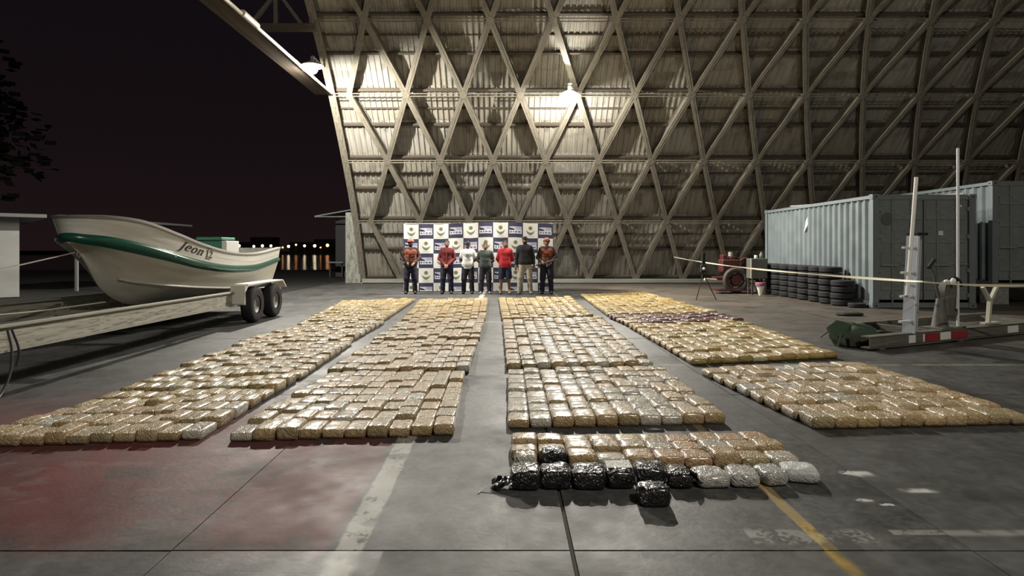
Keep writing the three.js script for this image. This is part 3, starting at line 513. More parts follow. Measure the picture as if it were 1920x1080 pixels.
// ---------------------------------------------------------------- banner and the people before it
{
  const W = 4.86, H = 2.22, Zb = 20.0, X0 = (757 - PX) / F * Zb, N = 10, T = W / N;
  const b = thing('press_banner', 'tall chequered banner of white emblem and navy squares behind the people', 'banner', P(X0 + W / 2, 0, Zb));
  const cv = document.createElement('canvas'); cv.width = 1600; cv.height = 730; const c = cv.getContext('2d'), s = 160;
  c.fillStyle = '#dcdcd6'; c.fillRect(0, 0, 1600, 730);
  for (let j = 0; j < 5; j++) for (let i = 0; i < 10; i++) {
    const x = i * s, y = j * s;
    c.save(); c.translate(x, y);
    if ((i + j) % 2) {                                               // navy square: pale panel, dark winged shape, lines of print too small to read
      c.fillStyle = '#33344c'; c.fillRect(0, 0, s, s); c.fillStyle = '#b9b9c6'; c.fillRect(14, 44, 132, 72);
      c.fillStyle = '#e2e2e8'; c.fillRect(14, 84, 132, 34); c.fillStyle = '#6a6c84'; for (const [a, w] of [[20, 22], [50, 16], [74, 26], [108, 30]]) c.fillRect(a, 90, w, 20);
      c.fillStyle = '#25263a'; c.beginPath(); c.moveTo(10, 52); c.lineTo(58, 66); c.lineTo(74, 82); c.lineTo(20, 82); c.fill();
      c.fillStyle = '#8487a0'; for (const a of [52, 64]) c.fillRect(84, a, 56, 7);
    } else {                                                         // white square: small round crest over a pair of spread wings
      c.fillStyle = '#dcdcd6'; c.fillRect(0, 0, s, s);
      c.fillStyle = '#8d8460'; c.beginPath(); c.arc(80, 52, 22, 0, 7); c.fill(); c.fillStyle = '#5c6a58'; c.beginPath(); c.arc(80, 52, 12, 0, 7); c.fill();
      c.fillStyle = '#73796a'; c.beginPath(); c.moveTo(34, 74); c.quadraticCurveTo(58, 100, 80, 98); c.quadraticCurveTo(102, 100, 126, 74); c.quadraticCurveTo(118, 118, 80, 130); c.quadraticCurveTo(42, 118, 34, 74); c.fill();
      c.fillStyle = '#a8a89c'; c.fillRect(44, 138, 72, 6);
    }
    c.restore();
  }
  const t = new THREE.CanvasTexture(cv); t.colorSpace = THREE.SRGBColorSpace; t.magFilter = THREE.LinearFilter;
  const g = new THREE.PlaneGeometry(W, H, 60, 24), p = g.attributes.position;
  for (let k = 0; k < p.count; k++) { const x = p.getX(k), y = p.getY(k) + H / 2; p.setXYZ(k, x, .03 + y + (y / H) * (.03 * Math.sin(x * 1.3 + .6) - .02 * Math.abs(x) / 2.4 + .012 * Math.sin(x * 6.5)), .022 * Math.sin(x * 3.4) * Math.sin(y * 1.4) + .01 * Math.sin(x * 9 + y * 3)); }
  g.computeVertexNormals(); const back = g.clone().translate(0, 0, -.008);
  part('cloth', g, new THREE.MeshStandardMaterial({ map: t, roughness: .8, side: THREE.DoubleSide }), b);
  for (const x of [-2.42, -.8, .8, 2.42]) part('upright', bar(V(x, 0, -.06), V(x, 2.24, -.06), .018), M.galv, b);
  part('top_bar', bar(V(-2.43, 2.22, -.05), V(2.43, 2.22, -.05), .016), M.galv, b);
  for (const x of [-2.42, -.8, .8, 2.42]) part('foot', box(.05, .025, .5, x, .0125, -.28), M.galv, b);
}
const sq = (a, b, k) => { const h = Math.max(k - Math.abs(a - b), 0) / k; return Math.min(a, b) - h * h * k * .25; };
function cap(x, y, z, a, b, ra, rb) {
  const dx = b[0] - a[0], dy = b[1] - a[1], dz = b[2] - a[2], t = clamp(((x - a[0]) * dx + (y - a[1]) * dy + (z - a[2]) * dz) / (dx * dx + dy * dy + dz * dz));
  return Math.hypot(x - a[0] - dx * t, y - a[1] - dy * t, z - a[2] - dz * t) - lerp(ra, rb, t);
}
const field = (bones, k = .05) => (x, y, z) => { let d = 9; for (const [a, b, ra, rb] of bones) d = sq(d, cap(x, y, z, a, b, ra, rb), k); return d; };
const paint = (g, f) => { const p = g.attributes.position, c = new Float32Array(p.count * 3); for (let k = 0; k < p.count; k++) c.set(f(p.getX(k), p.getY(k), p.getZ(k)), k * 3); g.setAttribute('color', new THREE.BufferAttribute(c, 3)); return g; };
function person(o) {
  const sc = o.height / 1.75, t = thing('person', o.label, 'person', P(o.X, 0, o.Z), o.turn ?? 0, 'people standing before the banner'); t.scale.setScalar(sc);
  const wd = o.wide ?? 1, skin = o.skin ?? [.22, .12, .075], st = o.stance ?? .12;
  const sh = [[-.172 * wd, 1.415, -.01], [.172 * wd, 1.415, -.01]];
  const poses = {
    clasp: [[[-.245 * wd, 1.14, .01], [-.06, .95, .19]], [[.245 * wd, 1.14, .01], [.05, .94, .205]]],
    behind: [[[-.245 * wd, 1.14, -.06], [-.10, .99, -.2]], [[.245 * wd, 1.14, -.06], [.09, .99, -.21]]],
    side: [[[-.245 * wd, 1.13, -.03], [-.265 * wd, .88, .05]], [[.245 * wd, 1.13, -.03], [.265 * wd, .88, .05]]],
    rifle: [[[-.27 * wd, 1.15, .0], [-.14, 1.03, .22]], [[.27 * wd, 1.16, .03], [.13, 1.0, .25]]],
  };
  const arms = poses[o.pose];
  const hip = [[-.09, .93, 0], [.09, .93, 0]], knee = [[-.10 - st * .2, .50, .02], [.10 + st * .2, .50, .02]], ank = [[-.10 - st * .35, .09, -.02], [.10 + st * .35, .09, -.02]];
  const torso = [[[-.07 * wd, 1.33, 0], [.07 * wd, 1.33, 0], .103, .103], [[-.06 * wd, 1.0, 0], [.06 * wd, 1.0, 0], .102, .102], [[-.05, 1.16, .01], [.05, 1.16, .01], .101 * wd, .101 * wd], [[-.13 * wd, 1.42, -.01], [.13 * wd, 1.42, -.01], .062, .062]];
  const armB = s => [[sh[s], arms[s][0], .052, .043], [arms[s][0], arms[s][1], .042, .030]];
  const legB = s => [[hip[s], knee[s], .09, .062], [knee[s], ank[s], .06, .040]];
  const grow = (bs, d) => bs.map(([a, b, ra, rb]) => [a, b, ra + d, rb + d]);
  // continuous body: trunk, limbs, neck; head and hands on finer grids
  const bodyF = field([...torso, ...armB(0), ...armB(1), ...legB(0), ...legB(1), [[0, 1.42, -.01], [0, 1.56, .01], .055, .05], ...[0, 1].map(s => [ank[s], [ank[s][0] * 1.12, .035, .14], .035, .03])]);
  const geos = [pour(bodyF, [-.5, -.02, -.32], [.5, 1.62, .36], .02)];
  const hc = [0, 1.635, .015];
  const ell = (x, y, z, cx, cy, cz, a, b, c) => (Math.hypot((x - cx) / a, (y - cy) / b, (z - cz) / c) - 1) * Math.min(a, b, c);
  const headF = (x, y, z) => { let d = sq(ell(x, y, z, 0, 1.655, .0, .078, .095, .098), ell(x, y, z, 0, 1.585, .035, .055, .062, .062), .05);
    d = sq(d, cap(x, y, z, [0, 1.635, .095], [0, 1.60, .115], .009, .015), .015); d = sq(d, cap(x, y, z, [-.022, 1.563, .088], [.022, 1.563, .088], .010, .010), .012);
    for (const s of [-1, 1]) { d = sq(d, ell(x, y, z, s * .08, 1.625, .0, .012, .03, .018), .012); d = Math.max(d, .012 - Math.hypot(x - s * .032, y - 1.638, z - .098)); }
    return sq(d, cap(x, y, z, [0, 1.48, -.01], [0, 1.58, .0], .052, .05), .03); };
  geos.push(pour(headF, [-.115, 1.49, -.12], [.115, 1.78, .15], .0085));
  for (const s of [0, 1]) {                                         // palm, four bent fingers and a thumb
    const e = V(...arms[s][0]), w = V(...arms[s][1]), f = w.clone().sub(e).normalize(), side = V(s ? -1 : 1, 0, .25).addScaledVector(f, -V(s ? -1 : 1, 0, .25).dot(f)).normalize(), nrm = V(0, 0, 0).crossVectors(f, side).normalize(); if (nrm.z * (o.pose === 'behind' ? -1 : 1) > 0) nrm.negate();
    const at = (a, b, c) => w.clone().addScaledVector(f, a).addScaledVector(side, b).addScaledVector(nrm, c).toArray();
    const hb = [[at(0, 0, 0), at(.075, .016, 0), .026, .02], [at(.0, 0, 0), at(.075, -.02, 0), .026, .018]];
    const fb = []; [[.026, .078], [.009, .086], [-.009, .08], [-.026, .064]].forEach(([y, l]) => { fb.push([[at(.075, y, 0), at(.075 + l * .5, y * 1.08, .012), .0105, .0095], [at(.075 + l * .5, y * 1.08, .012), at(.075 + l * .82, y * 1.05, .040), .0095, .0075]]); });
    fb.push([[at(.02, .022, .004), at(.055, .052, .012), .012, .0105], [at(.055, .052, .012), at(.085, .056, .03), .0105, .008]]);
    const palm = field(hb, .02), fing = fb.map(q => field(q, .006));
    const lo = [w.x - .2, w.y - .2, w.z - .2], hi = [w.x + .2, w.y + .2, w.z + .2];
    geos.push(pour((x, y, z) => { let d = palm(x, y, z); for (const q of fing) d = sq(d, q(x, y, z), .006); return d; }, lo, hi, .006));
  }
  const g = mergeGeometries(geos);
  paint(g, (x, y, z) => { const m = o.mask && y > 1.50 && y < 1.605 && Math.abs(x) < .11 ? [.02, .02, .022] : null; if (m) return m;
    if (y > 1.5 && z > .06) { if (Math.hypot(Math.abs(x) - .032, (y - 1.638) * 1.3) < .013) return [.02, .015, .012]; if (Math.abs(y - 1.663) < .007 && Math.abs(Math.abs(x) - .032) < .022) return [.03, .02, .015]; if (Math.abs(y - 1.563) < .009 && Math.abs(x) < .026) return [skin[0] * .9, skin[1] * .62, skin[2] * .62]; }
    return skin; });
  part('body', g, new THREE.MeshStandardMaterial({ vertexColors: true, roughness: .6 }), t);
  const cloth = (c, r = .85) => std(lin(...c), r);
  const cut = (f, lo, hi) => (x, y, z) => Math.max(f(x, y, z), lo - y, y - hi);
  const wrinkle = (f, a = .0028) => (x, y, z) => f(x, y, z) + a * (Math.sin(y * 46 + x * 31) * Math.sin(x * 22 - z * 37 + y * 9));
  // shirt with sleeves
  const elbow = o.sleeves === 'short' ? .62 : 1, sl = s => { const [u, l] = armB(s); const e = u[0].map((v, k) => lerp(v, u[1][k], elbow)); return elbow < 1 ? [[u[0], e, u[2] + .026, u[3] + .034]] : [[u[0], u[1], u[2] + .020, u[3] + .020], [l[0], l[1].map((v, k) => lerp(l[0][k], v, .93)), l[2] + .018, l[3] + .014]]; };
  const hemLine = (o.hem ?? .90) - .04, trunkF = field([...grow(torso, .022), [[-.06 * wd, hemLine, 0], [.06 * wd, hemLine, 0], .134, .134], [[-.06 * wd, .99, 0], [.06 * wd, .99, 0], .130, .130], [[0, 1.44, -.01], [0, 1.49, 0], .062, .062]], .085), sleeveF = [field(sl(0), .03), field(sl(1), .03)];
  const shirtF = (x, y, z) => sq(trunkF(x, y, z), Math.min(sleeveF[0](x, y, z), sleeveF[1](x, y, z)), .03);
  part(o.top ?? 'shirt', pour(cut(wrinkle(shirtF), o.hem ?? .90, 1.505), [-.5, .78, -.34], [.5, 1.54, .36], .017), cloth(o.shirt), t);
  // trousers or shorts
  const hemY = o.shorts ? .50 : .06, tF = field([[[-.06, .97, 0], [.06, .97, 0], .125, .125], ...legB(0).flatMap((q, k) => [[q[0], q[1], q[2] + .024, q[3] + (o.shorts ? .045 : .036)]]), ...legB(1).flatMap((q, k) => [[q[0], q[1], q[2] + .024, q[3] + (o.shorts ? .045 : .036)]])], .03);
  part(o.shorts ? 'shorts' : 'trousers', pour(cut(wrinkle(tF, .005), hemY, 1.02), [-.36, 0, -.22], [.36, 1.06, .22], .016), cloth(o.trousers), t);
  for (const s of [0, 1]) { const f = field([[[ank[s][0], .045, -.06], [ank[s][0] * 1.14, .04, .15], .046, .04], [[ank[s][0], .04, -.03], [ank[s][0], .1, -.02], .045, .05]], .03); part('shoe', pour((x, y, z) => Math.max(f(x, y, z), -y), [-.36, -.02, -.14], [.36, .2, .24], .013), cloth(o.shoes ?? [.02, .02, .02], .6), t); }
  const hairF = (gr, low) => (x, y, z) => Math.max(ell(x, y, z, 0, 1.663, -.006, .086 + gr, .1 + gr, .104 + gr), (low + .55 * Math.max(0, z + .02)) - y);
  if (o.hat === 'cap') { const h = part('cap', [pour(hairF(.008, 1.655), [-.12, 1.6, -.14], [.12, 1.8, .14], .009)], cloth(o.hatColor), t); const v = pour((x, y, z) => Math.max(ell(x, y, z, 0, 1.69, .10, .075, .014, .085), -(z - .02)), [-.1, 1.66, 0], [.1, 1.72, .2], .008); part('visor', v, cloth(o.hatColor), h); }
  else if (o.hat === 'helmet') { const h = part('helmet', [pour(hairF(.026, 1.645), [-.14, 1.6, -.16], [.14, 1.83, .16], .01)], cloth(o.hatColor, .45), t); part('brim', pour((x, y, z) => Math.max(ell(x, y, z, 0, 1.69, .03, .115, .016, .13), -ell(x, y, z, 0, 1.66, 0, .08, .1, .095)), [-.14, 1.66, -.14], [.14, 1.72, .18], .009), cloth(o.hatColor, .45), h); }
  else part('hair', pour(hairF(.0, 1.645), [-.11, 1.6, -.13], [.11, 1.79, .13], .009), cloth([.012, .01, .009], .8), t);
  if (o.vest) {
    const vF = field([...grow(torso.slice(0, 3), .052), [[-.07, 1.0, 0], [.07, 1.0, 0], .16, .16]], .04), v = part('vest', pour((x, y, z) => Math.max(vF(x, y, z), .98 - y, y - 1.44, .07 - Math.hypot(x, y - 1.46)), [-.36, .94, -.28], [.36, 1.48, .28], .017), cloth(o.vest), t);
    for (const [x, y, w, h] of [[-.09, 1.10, .1, .12], [.03, 1.09, .1, .12], [.0, 1.30, .16, .07], [.12, 1.26, .06, .12]]) part('pouch', box(w, h, .05, x, y, .185, .012), cloth(o.vest.map((q, k) => q * (x > 0 ? .7 : 1.25))), v);
    part('webbing', [box(.3, .03, .02, 0, 1.19, .185, .006), box(.3, .03, .02, 0, 1.02, .2, .006)], cloth([.02, .02, .02]), v);
  }
  if (o.print) part('shirt_print', new THREE.CircleGeometry(.065, 20).translate(.0, 1.27, .148), cloth(o.print), t, 'small round print on the chest');
  if (o.badge) part('chest_badge', box(.05, .06, .008, .005, 1.4, .098, .003), cloth([.7, .7, .72]), t, 'white badge');
  if (o.zip) part('zipper', box(.012, .36, .012, 0, 1.2, .139, .003), cloth([.35, .12, .05]), t);
  return t;
}
function rifle(label, pos, rot) {
  const r = thing('rifle', label, 'rifle', pos); r.rotation.set(...rot);
  part('receiver', box(.05, .08, .28, 0, 0, 0, .01), M.black, r); part('barrel', bar(V(0, .01, -.14), V(0, .01, -.52), .011), M.black, r); part('handguard', box(.045, .055, .24, 0, .005, -.25, .012), M.black, r);
  part('stock', [box(.035, .05, .16, 0, -.005, .2, .008), box(.04, .12, .04, 0, -.02, .29, .008)], M.black, r); part('grip', box(.03, .1, .045, 0, -.075, .09, .008), M.black, r); part('magazine', box(.028, .16, .06, 0, -.1, -.04, .008), M.black, r); part('sight', box(.02, .03, .08, 0, .055, 0, .004), M.black, r);
  return r;
}
const xAt = (px, Z) => (px - PX) / F * Z;
{
  const Z = 19.2, orange = [.20, .05, .022];
  person({ X: xAt(770, Z), Z, height: 1.70, label: 'person in orange vest and red helmet standing at the left end of the line', pose: 'rifle', shirt: [.035, .022, .025], trousers: [.016, .016, .035], vest: orange, hat: 'helmet', hatColor: [.42, .10, .09], mask: 1, wide: 1.06, turn: .1 });
  person({ X: xAt(838, Z), Z, height: 1.68, label: 'person in dark red zipped jacket with hands clasped in front', pose: 'clasp', top: 'jacket', shirt: [.115, .008, .012], trousers: [.018, .018, .04], zip: 1 });
  person({ X: xAt(877, Z), Z: Z + .05, height: 1.63, label: 'person in white printed t-shirt and dark cap, arms behind back', pose: 'behind', sleeves: 'short', shirt: [.62, .63, .62], trousers: [.02, .02, .028], hat: 'cap', hatColor: [.012, .012, .014], print: [.2, .22, .26], skin: [.10, .055, .038], hem: .84 });
  person({ X: xAt(910, Z), Z, height: 1.59, label: 'person in dark green-grey shirt and dark trousers in the middle of the line', pose: 'behind', sleeves: 'short', shirt: [.045, .058, .055], trousers: [.022, .02, .03], wide: 1.1, shoes: [.35, .34, .32] });
  person({ X: xAt(947, Z), Z, height: 1.66, label: 'person in bright red shirt and navy shorts', pose: 'behind', shirt: [.40, .018, .026], trousers: [.012, .016, .045], shorts: 1, shoes: [.3, .25, .2], hem: .86 });
  person({ X: xAt(984, Z), Z: Z - .1, height: 1.78, label: 'person in black jacket and cap with khaki trousers', pose: 'side', top: 'jacket', shirt: [.010, .010, .013], trousers: [.40, .36, .28], hat: 'cap', hatColor: [.010, .010, .012], mask: 1, badge: 1, shoes: [.25, .22, .18], stance: .2, wide: 1.04 });
  person({ X: xAt(1025, Z), Z, height: 1.73, label: 'person in orange vest and helmet standing at the right end of the line', pose: 'rifle', shirt: [.03, .02, .022], trousers: [.016, .016, .032], vest: orange, hat: 'helmet', hatColor: [.26, .12, .08], wide: 1.04, turn: -.1, skin: [.26, .13, .08] });
  rifle('black rifle pointing down in front of the leftmost person', P(xAt(770, Z) - .10, 1.0, Z - .27), [-1.05, 2.75, .3]);
  rifle('black rifle slung in front of the rightmost person', P(xAt(1025, Z) + .02, 1.0, Z - .30), [-.9, 1.2, .2]);
}

// ---------------------------------------------------------------- things along the right side
{
  const grey = std(lin(.15, .145, .135), .6, .2, { map: soft }), maroon = std(lin(.10, .022, .022), .55, .1, { map: grime }), cream = std(lin(.45, .43, .36), .6);
  // tripod with a work lamp
  const Zt = 17.0, tp = thing('tripod', 'thin black tripod with a small head beside the maroon machine', 'tripod', P(xAt(1318, Zt), 0, Zt));
  for (const a of [.3, 2.4, 4.5]) part('leg', bar(V(.35 * Math.cos(a), 0, .35 * Math.sin(a)), V(0, .74, 0), .012), M.black, tp);
  part('column', bar(V(0, .6, 0), V(0, 1.22, 0), .02), M.black, tp); part('head', box(.14, .2, .12, 0, .86, .02, .02), M.black, tp); part('lens', new THREE.SphereGeometry(.042, 14, 10).translate(0, .86, .085), std(lin(.8, .8, .76), .15), tp, 'pale shiny lens'); part('handle', box(.09, .34, .06, .02, 1.14, 0, .015), M.black, tp);
  // maroon wheeled machine
  const Zm = 19.6, mc = thing('wheeled_machine', 'maroon wheeled engine machine beyond the tyre stacks', 'machine', P(xAt(1374, Zm), 0, Zm));
  const ring = (r, w) => lathe([[r * .62, -w], [r * .9, -w], [r, -w * .6], [r, w * .6], [r * .9, w], [r * .62, w], [r * .62, -w]], 28).rotateX(Math.PI / 2);
  part('wheel', ring(.40, .09).translate(.0, .42, .25), std(lin(.055, .04, .038), .7), mc); const wh = part('wheel_hub', new THREE.CylinderGeometry(.16, .2, .1, 18).rotateX(Math.PI / 2).translate(0, .42, .28), maroon, mc); for (let k = 0; k < 6; k++) part('spoke', beam(V(0, .42, .28), V(.27 * Math.cos(k * 1.047), .42 + .27 * Math.sin(k * 1.047), .27), .05, .03, V(0, 0, 1)), maroon, wh);
  part('frame', [box(1.35, .1, .5, .1, .46, -.1, .02), box(1.1, .05, .6, -.05, .10, .1, .01)], maroon, mc); part('engine_block', box(.55, .42, .42, -.1, .86, -.1, .05), maroon, mc);
  part('cylinder_head', [box(.16, .2, .3, -.26, 1.12, -.1, .03), box(.16, .14, .3, -.02, 1.1, -.1, .03), box(.12, .12, .2, .18, 1.08, -.1, .03)], maroon, mc); part('fuel_cap', new THREE.CylinderGeometry(.07, .08, .14, 14).translate(-.05, 1.24, -.05), M.galv, mc); part('exhaust', tube([V(.2, 1.0, 0), V(.4, 1.1, 0), V(.6, 1.0, -.05), V(.75, .8, -.05)], .04, 20, 8), maroon, mc); part('tow_bar', bar(V(-.5, .4, .1), V(-1.0, .45, .3), .04), cream, mc);
  // pale panel box and cone beside it
  const cb = thing('control_cabinet', 'grey cabinet with things on top between the machine and the tyres', 'cabinet', P(xAt(1419, 19), 0, 19.0));
  part('body', box(.50, .62, .4, 0, .80, 0, .02), grey, cb); part('edge_trim', box(.03, .62, .03, -.25, .80, .2, .006), cream, cb); for (const [x, z] of [[-.2, -.15], [.2, -.15], [-.2, .15], [.2, .15]]) part('leg', box(.04, .5, .04, x, .25, z), M.steelDark, cb); part('top_tin', [lathe([[0, 0], [.05, 0], [.05, .1], [0, .1]], 14).translate(-.05, 1.11, .05)], M.white, cb); part('top_jug', lathe([[0, 0], [.06, 0], [.06, .12], [.025, .17], [.025, .2], [0, .2]], 14).translate(.14, 1.11, .0), std(lin(.12, .16, .10), .5), cb);
  const cn = thing('traffic_cone', 'small upturned white and pink cone before the grey cabinet', 'cone', P(xAt(1426, 18.3), 0, 18.3));
  part('cone', lathe([[.03, 0], [.05, .02], [.12, .30], [.12, .34], [0, .34]], 18), M.white, cn); part('band', lathe([[.124, .3], [.15, .31], [.15, .40], [.124, .41]], 18), std(lin(.32, .10, .18), .6), cn);
  // barrier tape
  const pts = []; for (let k = 0; k <= 60; k++) { const s = k / 60; pts.push([lerp(6.62, 5.66, s), lerp(1.09, .955, s) - .16 * 4 * s * (1 - s) * .6, lerp(24.3, 8.35, s)]); }
  for (let k = 1; k <= 20; k++) { const s = k / 20; pts.push([lerp(5.66, 7.6, s), lerp(.955, .90, s) - .03 * 4 * s * (1 - s), lerp(8.35, 8.6, s)]); }
  const pos = [], idx = []; pts.forEach(([X, Y, Z], k) => { const a = k * .35, w = .019; pos.push(X + w * .3 * Math.sin(a), Y + w * (.72 + .28 * Math.cos(a)), -Z, X - w * .3 * Math.sin(a), Y - w * (.72 + .28 * Math.cos(a)), -Z); if (k) idx.push(2 * k - 2, 2 * k, 2 * k - 1, 2 * k, 2 * k + 1, 2 * k - 1); });
  const tg = new THREE.BufferGeometry(); tg.setAttribute('position', new THREE.Float32BufferAttribute(pos, 3)); tg.setIndex(idx); tg.computeVertexNormals();
  const tp2 = part('barrier_tape', tg, new THREE.MeshStandardMaterial({ color: lin(.62, .58, .42), roughness: .5, side: THREE.DoubleSide })); tag(tp2, 'long pale yellow barrier tape strung across the right side', 'tape');

  // low trailer on the floor with its post, poles and winch
  const A = P(5.14, 0, 8.56), D = V(7.33 - 5.14, 0, -(9.58 - 8.56)).normalize(), ang = Math.atan2(-D.z, D.x);
  const tr = thing('equipment_trailer', 'low steel trailer frame with red and white tape and a pale post', 'trailer', A, ang);   // local x runs along the frame
  const steelG = std(lin(.20, .195, .175), .55, .2, { map: grime }), bluish = std(lin(.42, .45, .52), .45, .2), palePost = std(lin(.62, .64, .66), .45, .1);
  part('main_beam', [box(5.0, .02, .14, 2.3, .185, 0), box(5.0, .15, .02, 2.3, .11, .06), box(5.0, .02, .14, 2.3, .035, 0)], steelG, tr);
  part('rear_beam', [box(4.0, .14, .1, 3.1, .11, -1.2)], steelG, tr); for (const x of [1.7, 3.2, 4.7]) part('cross_bar', box(.09, .1, 1.2, x, .10, -.6), steelG, tr);
  for (const [x, w, red] of [[-.04 + .75, .15, 0], [.98, .035, 0], [1.18, .34, 1], [1.50, .25, 0], [1.85, .40, 1], [3.3, .3, 0]]) part('reflector_tape', box(w, .11, .006, x, .11, .074), red ? std(lin(.26, .018, .025), .5) : M.white, tr, red ? 'red reflector tape' : 'white reflector tape');
  for (const x of [.05, 1.9, 4.6]) part('foot', box(.12, .03, .16, x, .015, 0), M.steelDark, tr);
  const post = part('guide_post', [box(.03, 1.42, .16, -.10, .86, 0).rotateZ(-.075), box(.18, 1.42, .02, 0, .86, -.07).rotateZ(-.075), box(.03, 1.42, .10, .09, .86, -.04).rotateZ(-.075)].map(g => g.translate(.82, .02, .0)), bluish, tr, 'blue-white channel post');
  part('post_face', box(.045, 1.40, .012, -.10, .86, .086).rotateZ(-.075).translate(.82, .02, 0), palePost, post); part('post_cap', box(.24, .04, .18, .12, 1.6, 0, .008).translate(.82, .02, 0), M.black, post);
  for (const y of [.36, .72, 1.06, 1.42]) part('peg', box(.24, .035, .05, .82 - .22 + y * .075, y, .02, .008), palePost, tr);
  part('leaning_pole', bar(V(.62, .735, .06), V(.86, 2.44, .04), .026), M.white, tr, 'leaning white pole'); part('upright_pole', bar(V(1.98, .2, -.02), V(1.98, 2.95, -.02), .02), palePost, tr, 'tall thin pole');
  // winch machine on the frame
  const wm = thing('hand_winch', 'grey hand winch machine with black crank handle on the low trailer', 'winch', A.clone().addScaledVector(D, 1.55).add(V(.05, .19, -.12)), ang);
  part('pedestal', new THREE.CylinderGeometry(.05, .12, .46, 10).translate(0, .23, 0), grey, wm); part('support_arm', bar(V(0, .42, .0), V(-.2, .83, .03), .02), grey, wm); part('crank_arm', [bar(V(-.2, .83, .03), V(-.30, .97, .03), .016)], grey, wm); part('crank_handle', bar(V(-.33, .93, .03), V(-.19, 1.05, .03), .026), M.black, wm, 'black handle');
  part('gear_case', [box(.3, .34, .16, .2, .34, 0, .05), new THREE.CylinderGeometry(.19, .19, .1, 22).rotateX(Math.PI / 2).translate(.22, .55, 0)], grey, wm); part('belt_guard', new THREE.TorusGeometry(.2, .035, 8, 20, 1.7).rotateZ(.4).translate(.24, .56, .06), M.black, wm, 'black arc guard');
  part('knob', new THREE.SphereGeometry(.04, 12, 8).scale(1.3, .8, 1).translate(.0, .72, .1), M.white, wm); part('knob', new THREE.SphereGeometry(.045, 12, 8).scale(.8, 1.2, 1).translate(.15, .72, .1), M.white, wm); part('lever', beam(V(.28, .5, .1), V(.22, .3, .12), .04, .02, V(0, 0, 1)), palePost, wm); part('base_plate', box(.6, .03, .3, .1, .015, 0, .005), steelG, wm);
  // Y-shaped bow stop
  const ys = thing('bow_stop', 'pale Y-shaped post on the low trailer at the right edge', 'post', A.clone().addScaledVector(D, 2.86).add(V(0, .2, -.05)), ang);
  part('stem', beam(V(-.05, 0, 0), V(.0, .38, 0), .055, .055, V(0, 0, 1)), cream, ys); for (const s of [-1, 1]) part('arm', beam(V(0, .37, 0), V(s * .20, .60, 0), .05, .05, V(0, 0, 1)), cream, ys); part('crossfoot', box(.4, .035, .08, 0, .0175, 0, .006), cream, ys);
  // green tarpaulin lump and debris
  const lump = (sd, a, b, c, n = 18) => { const g = new THREE.SphereGeometry(1, n, 12); const p = g.attributes.position; for (let k = 0; k < p.count; k++) { const x = p.getX(k), y = p.getY(k), z = p.getZ(k), d = .72 + .55 * vn(x * 2.3 + sd, z * 2.3 + y * 1.7, sd) + .2 * vn(x * 6 + y * 5, z * 6, sd + 3); p.setXYZ(k, x * a * d, Math.max(0, (y * .9 + .5) * b * d), z * c * d); } g.computeVertexNormals(); return g; };
  const tarp = thing('tarpaulin', 'crumpled green tarpaulin bundle at the end of the low trailer', 'tarpaulin', P(xAt(1601, 8.9), 0, 8.95)); part('cloth', lump(7, .33, .20, .2), std(lin(.035, .06, .035), .8), tarp);
  for (let k = 0; k < 7; k++) { const a = rr(-.3, -.1), z = rr(-.1, .25); part('frayed_edge', beam(V(a, rr(.1, .28), z), V(a - rr(.05, .2), rr(.0, .15), z + rr(-.1, .1)), .035, .012), std(lin(.05, .042, .03), .9), tarp); }
  part('hitch_coupler', [bar(V(-.05, .08, .18), V(.35, .09, .16), .04), box(.16, .12, .14, -.1, .07, .2, .02)], std(lin(.07, .055, .045), .7, .2, { map: grime }), tarp);
  const rag = part('dark_rag', lump(19, .24, .05, .12), std(lin(.03, .028, .024), .9)); rag.position.copy(P(xAt(1593, 12.9), 0, 12.9)); tag(rag, 'small dark rag on the floor in front of the container', 'rag');
}

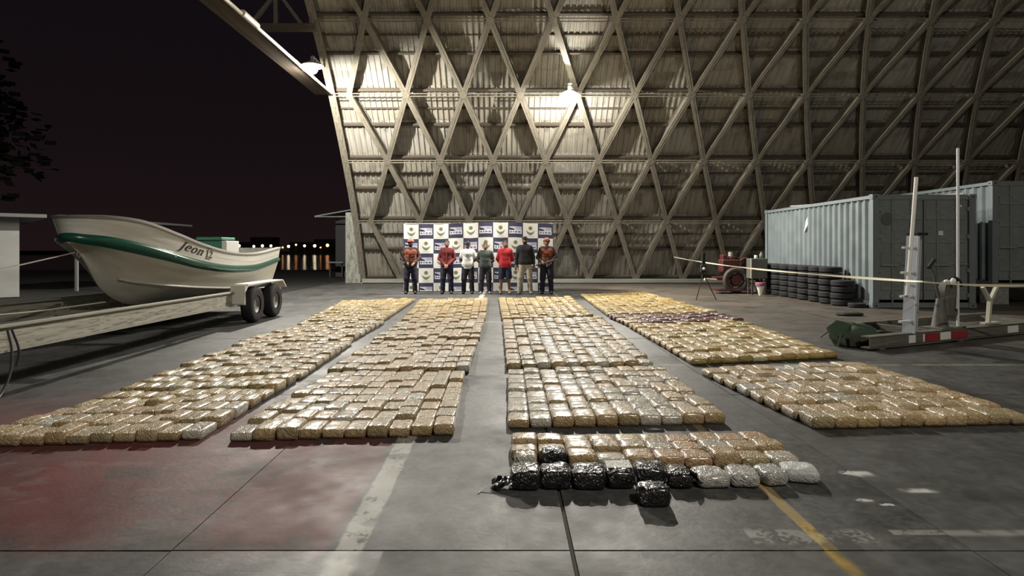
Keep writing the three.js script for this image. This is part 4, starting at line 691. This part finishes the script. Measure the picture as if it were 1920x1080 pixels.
// ---------------------------------------------------------------- outside: hut, sheds, trees, shore
{
  const wallM = std(lin(.42, .42, .42), .85, 0, { map: soft }), dk = std(lin(.05, .05, .052), .8);
  const h = thing('white_hut', 'low pale hut with flat eave at the left edge', 'building', P(-14.3, 0, 18), .74); part('wall', box(8, 2.32, 5, -4, 1.16, -2.5), wallM, h); part('roof', box(9.0, .1, 6, -3.9, 2.37, -2.5), std(lin(.16, .16, .16), .8), h); part('doorway', box(.9, 1.9, .06, -3, .95, 0), dk, h);
  const cp = thing('carport', 'dark lean-to with a thin post beside the hut', 'shed', P(-13.4, 0, 22)); part('roof', box(2.4, .07, 3.6, 0, 2.3, 0), dk, cp); for (const x of [-.9, 1.05]) part('post', box(.08, 2.28, .08, x, 1.14, 1.6), std(lin(.22, .22, .22), .7), cp); part('low_wall', box(2.2, .7, .15, 0, .35, -1.5), wallM, cp);
  const s = thing('far_shed', 'dark shed with a slanting eave just outside the hangar end', 'shed', P(-8.3, 0, 31)); part('wall', box(1.6, 2.9, 3, .45, 1.45, -1.5), dk, s); part('eave', beam(V(-1.05, 3.0, .4), V(.9, 3.35, .4), 1.4, .06), std(lin(.28, .28, .28), .7), s); part('gutter', box(2.1, .05, .06, -.02, 2.98, 1.1), std(lin(.28, .28, .28), .7), s); part('bench', box(.8, .06, .5, -.1, .75, .8), std(lin(.2, .2, .2), .7), s); for (const x of [-.4, .2]) part('bench_leg', box(.06, .74, .06, x, .37, .8), dk, s);
  const leafM = new THREE.MeshStandardMaterial({ color: lin(.006, .008, .005), roughness: .9, side: THREE.DoubleSide });
  for (const [X, Z, H, R, label] of [[-27, 30, 11, 3.6, 'tall dark tree behind the hut at the left edge']]) {
    const t = thing('dark_tree', label, 'tree', P(X, 0, Z)); part('trunk', new THREE.CylinderGeometry(.14, .28, H * .6, 8).translate(0, H * .3, 0), std(lin(.04, .03, .02), .9), t);
    const leaf = new THREE.PlaneGeometry(.5, .26), gs = []; for (let k = 0; k < 900; k++) { const a = rr(0, 6.28), e = Math.acos(rr(-1, 1)), d = R * Math.cbrt(rnd()) * (.75 + .5 * vn(a * 2, e * 2, 7)); gs.push(leaf.clone().rotateX(rr(0, 6)).rotateY(rr(0, 6)).translate(d * Math.sin(e) * Math.cos(a), H * .68 + d * Math.cos(e) * 1.1, d * Math.sin(e) * Math.sin(a))); }
    const f = part('foliage', mergeGeometries(gs), leafM, t); f.userData.kind = 'stuff';
  }
  const water = part('sea_water', box(900, .1, 460, -150, -1.05, -272), new THREE.MeshStandardMaterial({ color: lin(.004, .005, .007), roughness: .10, bumpMap: rep(floorGrain, 300, 150), bumpScale: .02 })); water.userData.kind = 'structure'; tag(water, 'dark sea water between the quay and the far shore', 'water');
  const shore = thing('far_shore', 'dark low shore across the water', 'shore', P(-150, -1, 275)); part('land', box(600, 1.6, 20, 0, .8, -6), std(lin(.01, .01, .01), 1), shore);
  for (let k = 0; k < 9; k++) { const w = rr(8, 18), hh = rr(3, 6.5), b = part('shore_building', box(w, hh, 8, 25 + k * 15 + rr(-3, 3), 1.4 + hh / 2, -8), std(lin(.02, .018, .018), .9), shore); }
  const D = 262; const L = [[436, 463, 1], [448, 461, 1], [476, 462, .8], [492, 461, .9], [508, 461, .8], [541, 462, .9], [555, 459, .7, 1], [571, 461, .8], [590, 461, 1], [614, 460, 1.1, 1], [530, 464, .6, 1], [601, 464, .5, 1]];
  L.forEach(([px, py, r, warm], k) => {
    const X = xAt(px, D), Y = EYE + (PY - py) / F * D, t = thing('shore_lamp', `far shore lamp, ${ordinals[1 + L.filter(q => q[0] < px).length]} from the left among the lights across the water`, 'lamp', P(X, -1, D), 0, 'lamps across the water');
    part('pole', bar(V(0, 0, 0), V(0, Y + 1, 0), .12), M.dark, t);
    part('globe', new THREE.SphereGeometry(.62 * r, 12, 8).translate(0, Y + 1, 0), new THREE.MeshStandardMaterial({ color: 0xffffff, emissive: warm ? lin(1, .42, .14) : lin(1, .86, .55), emissiveIntensity: warm ? 5 : 9 }), t);
  });
}
renderer.render(scene, camera);
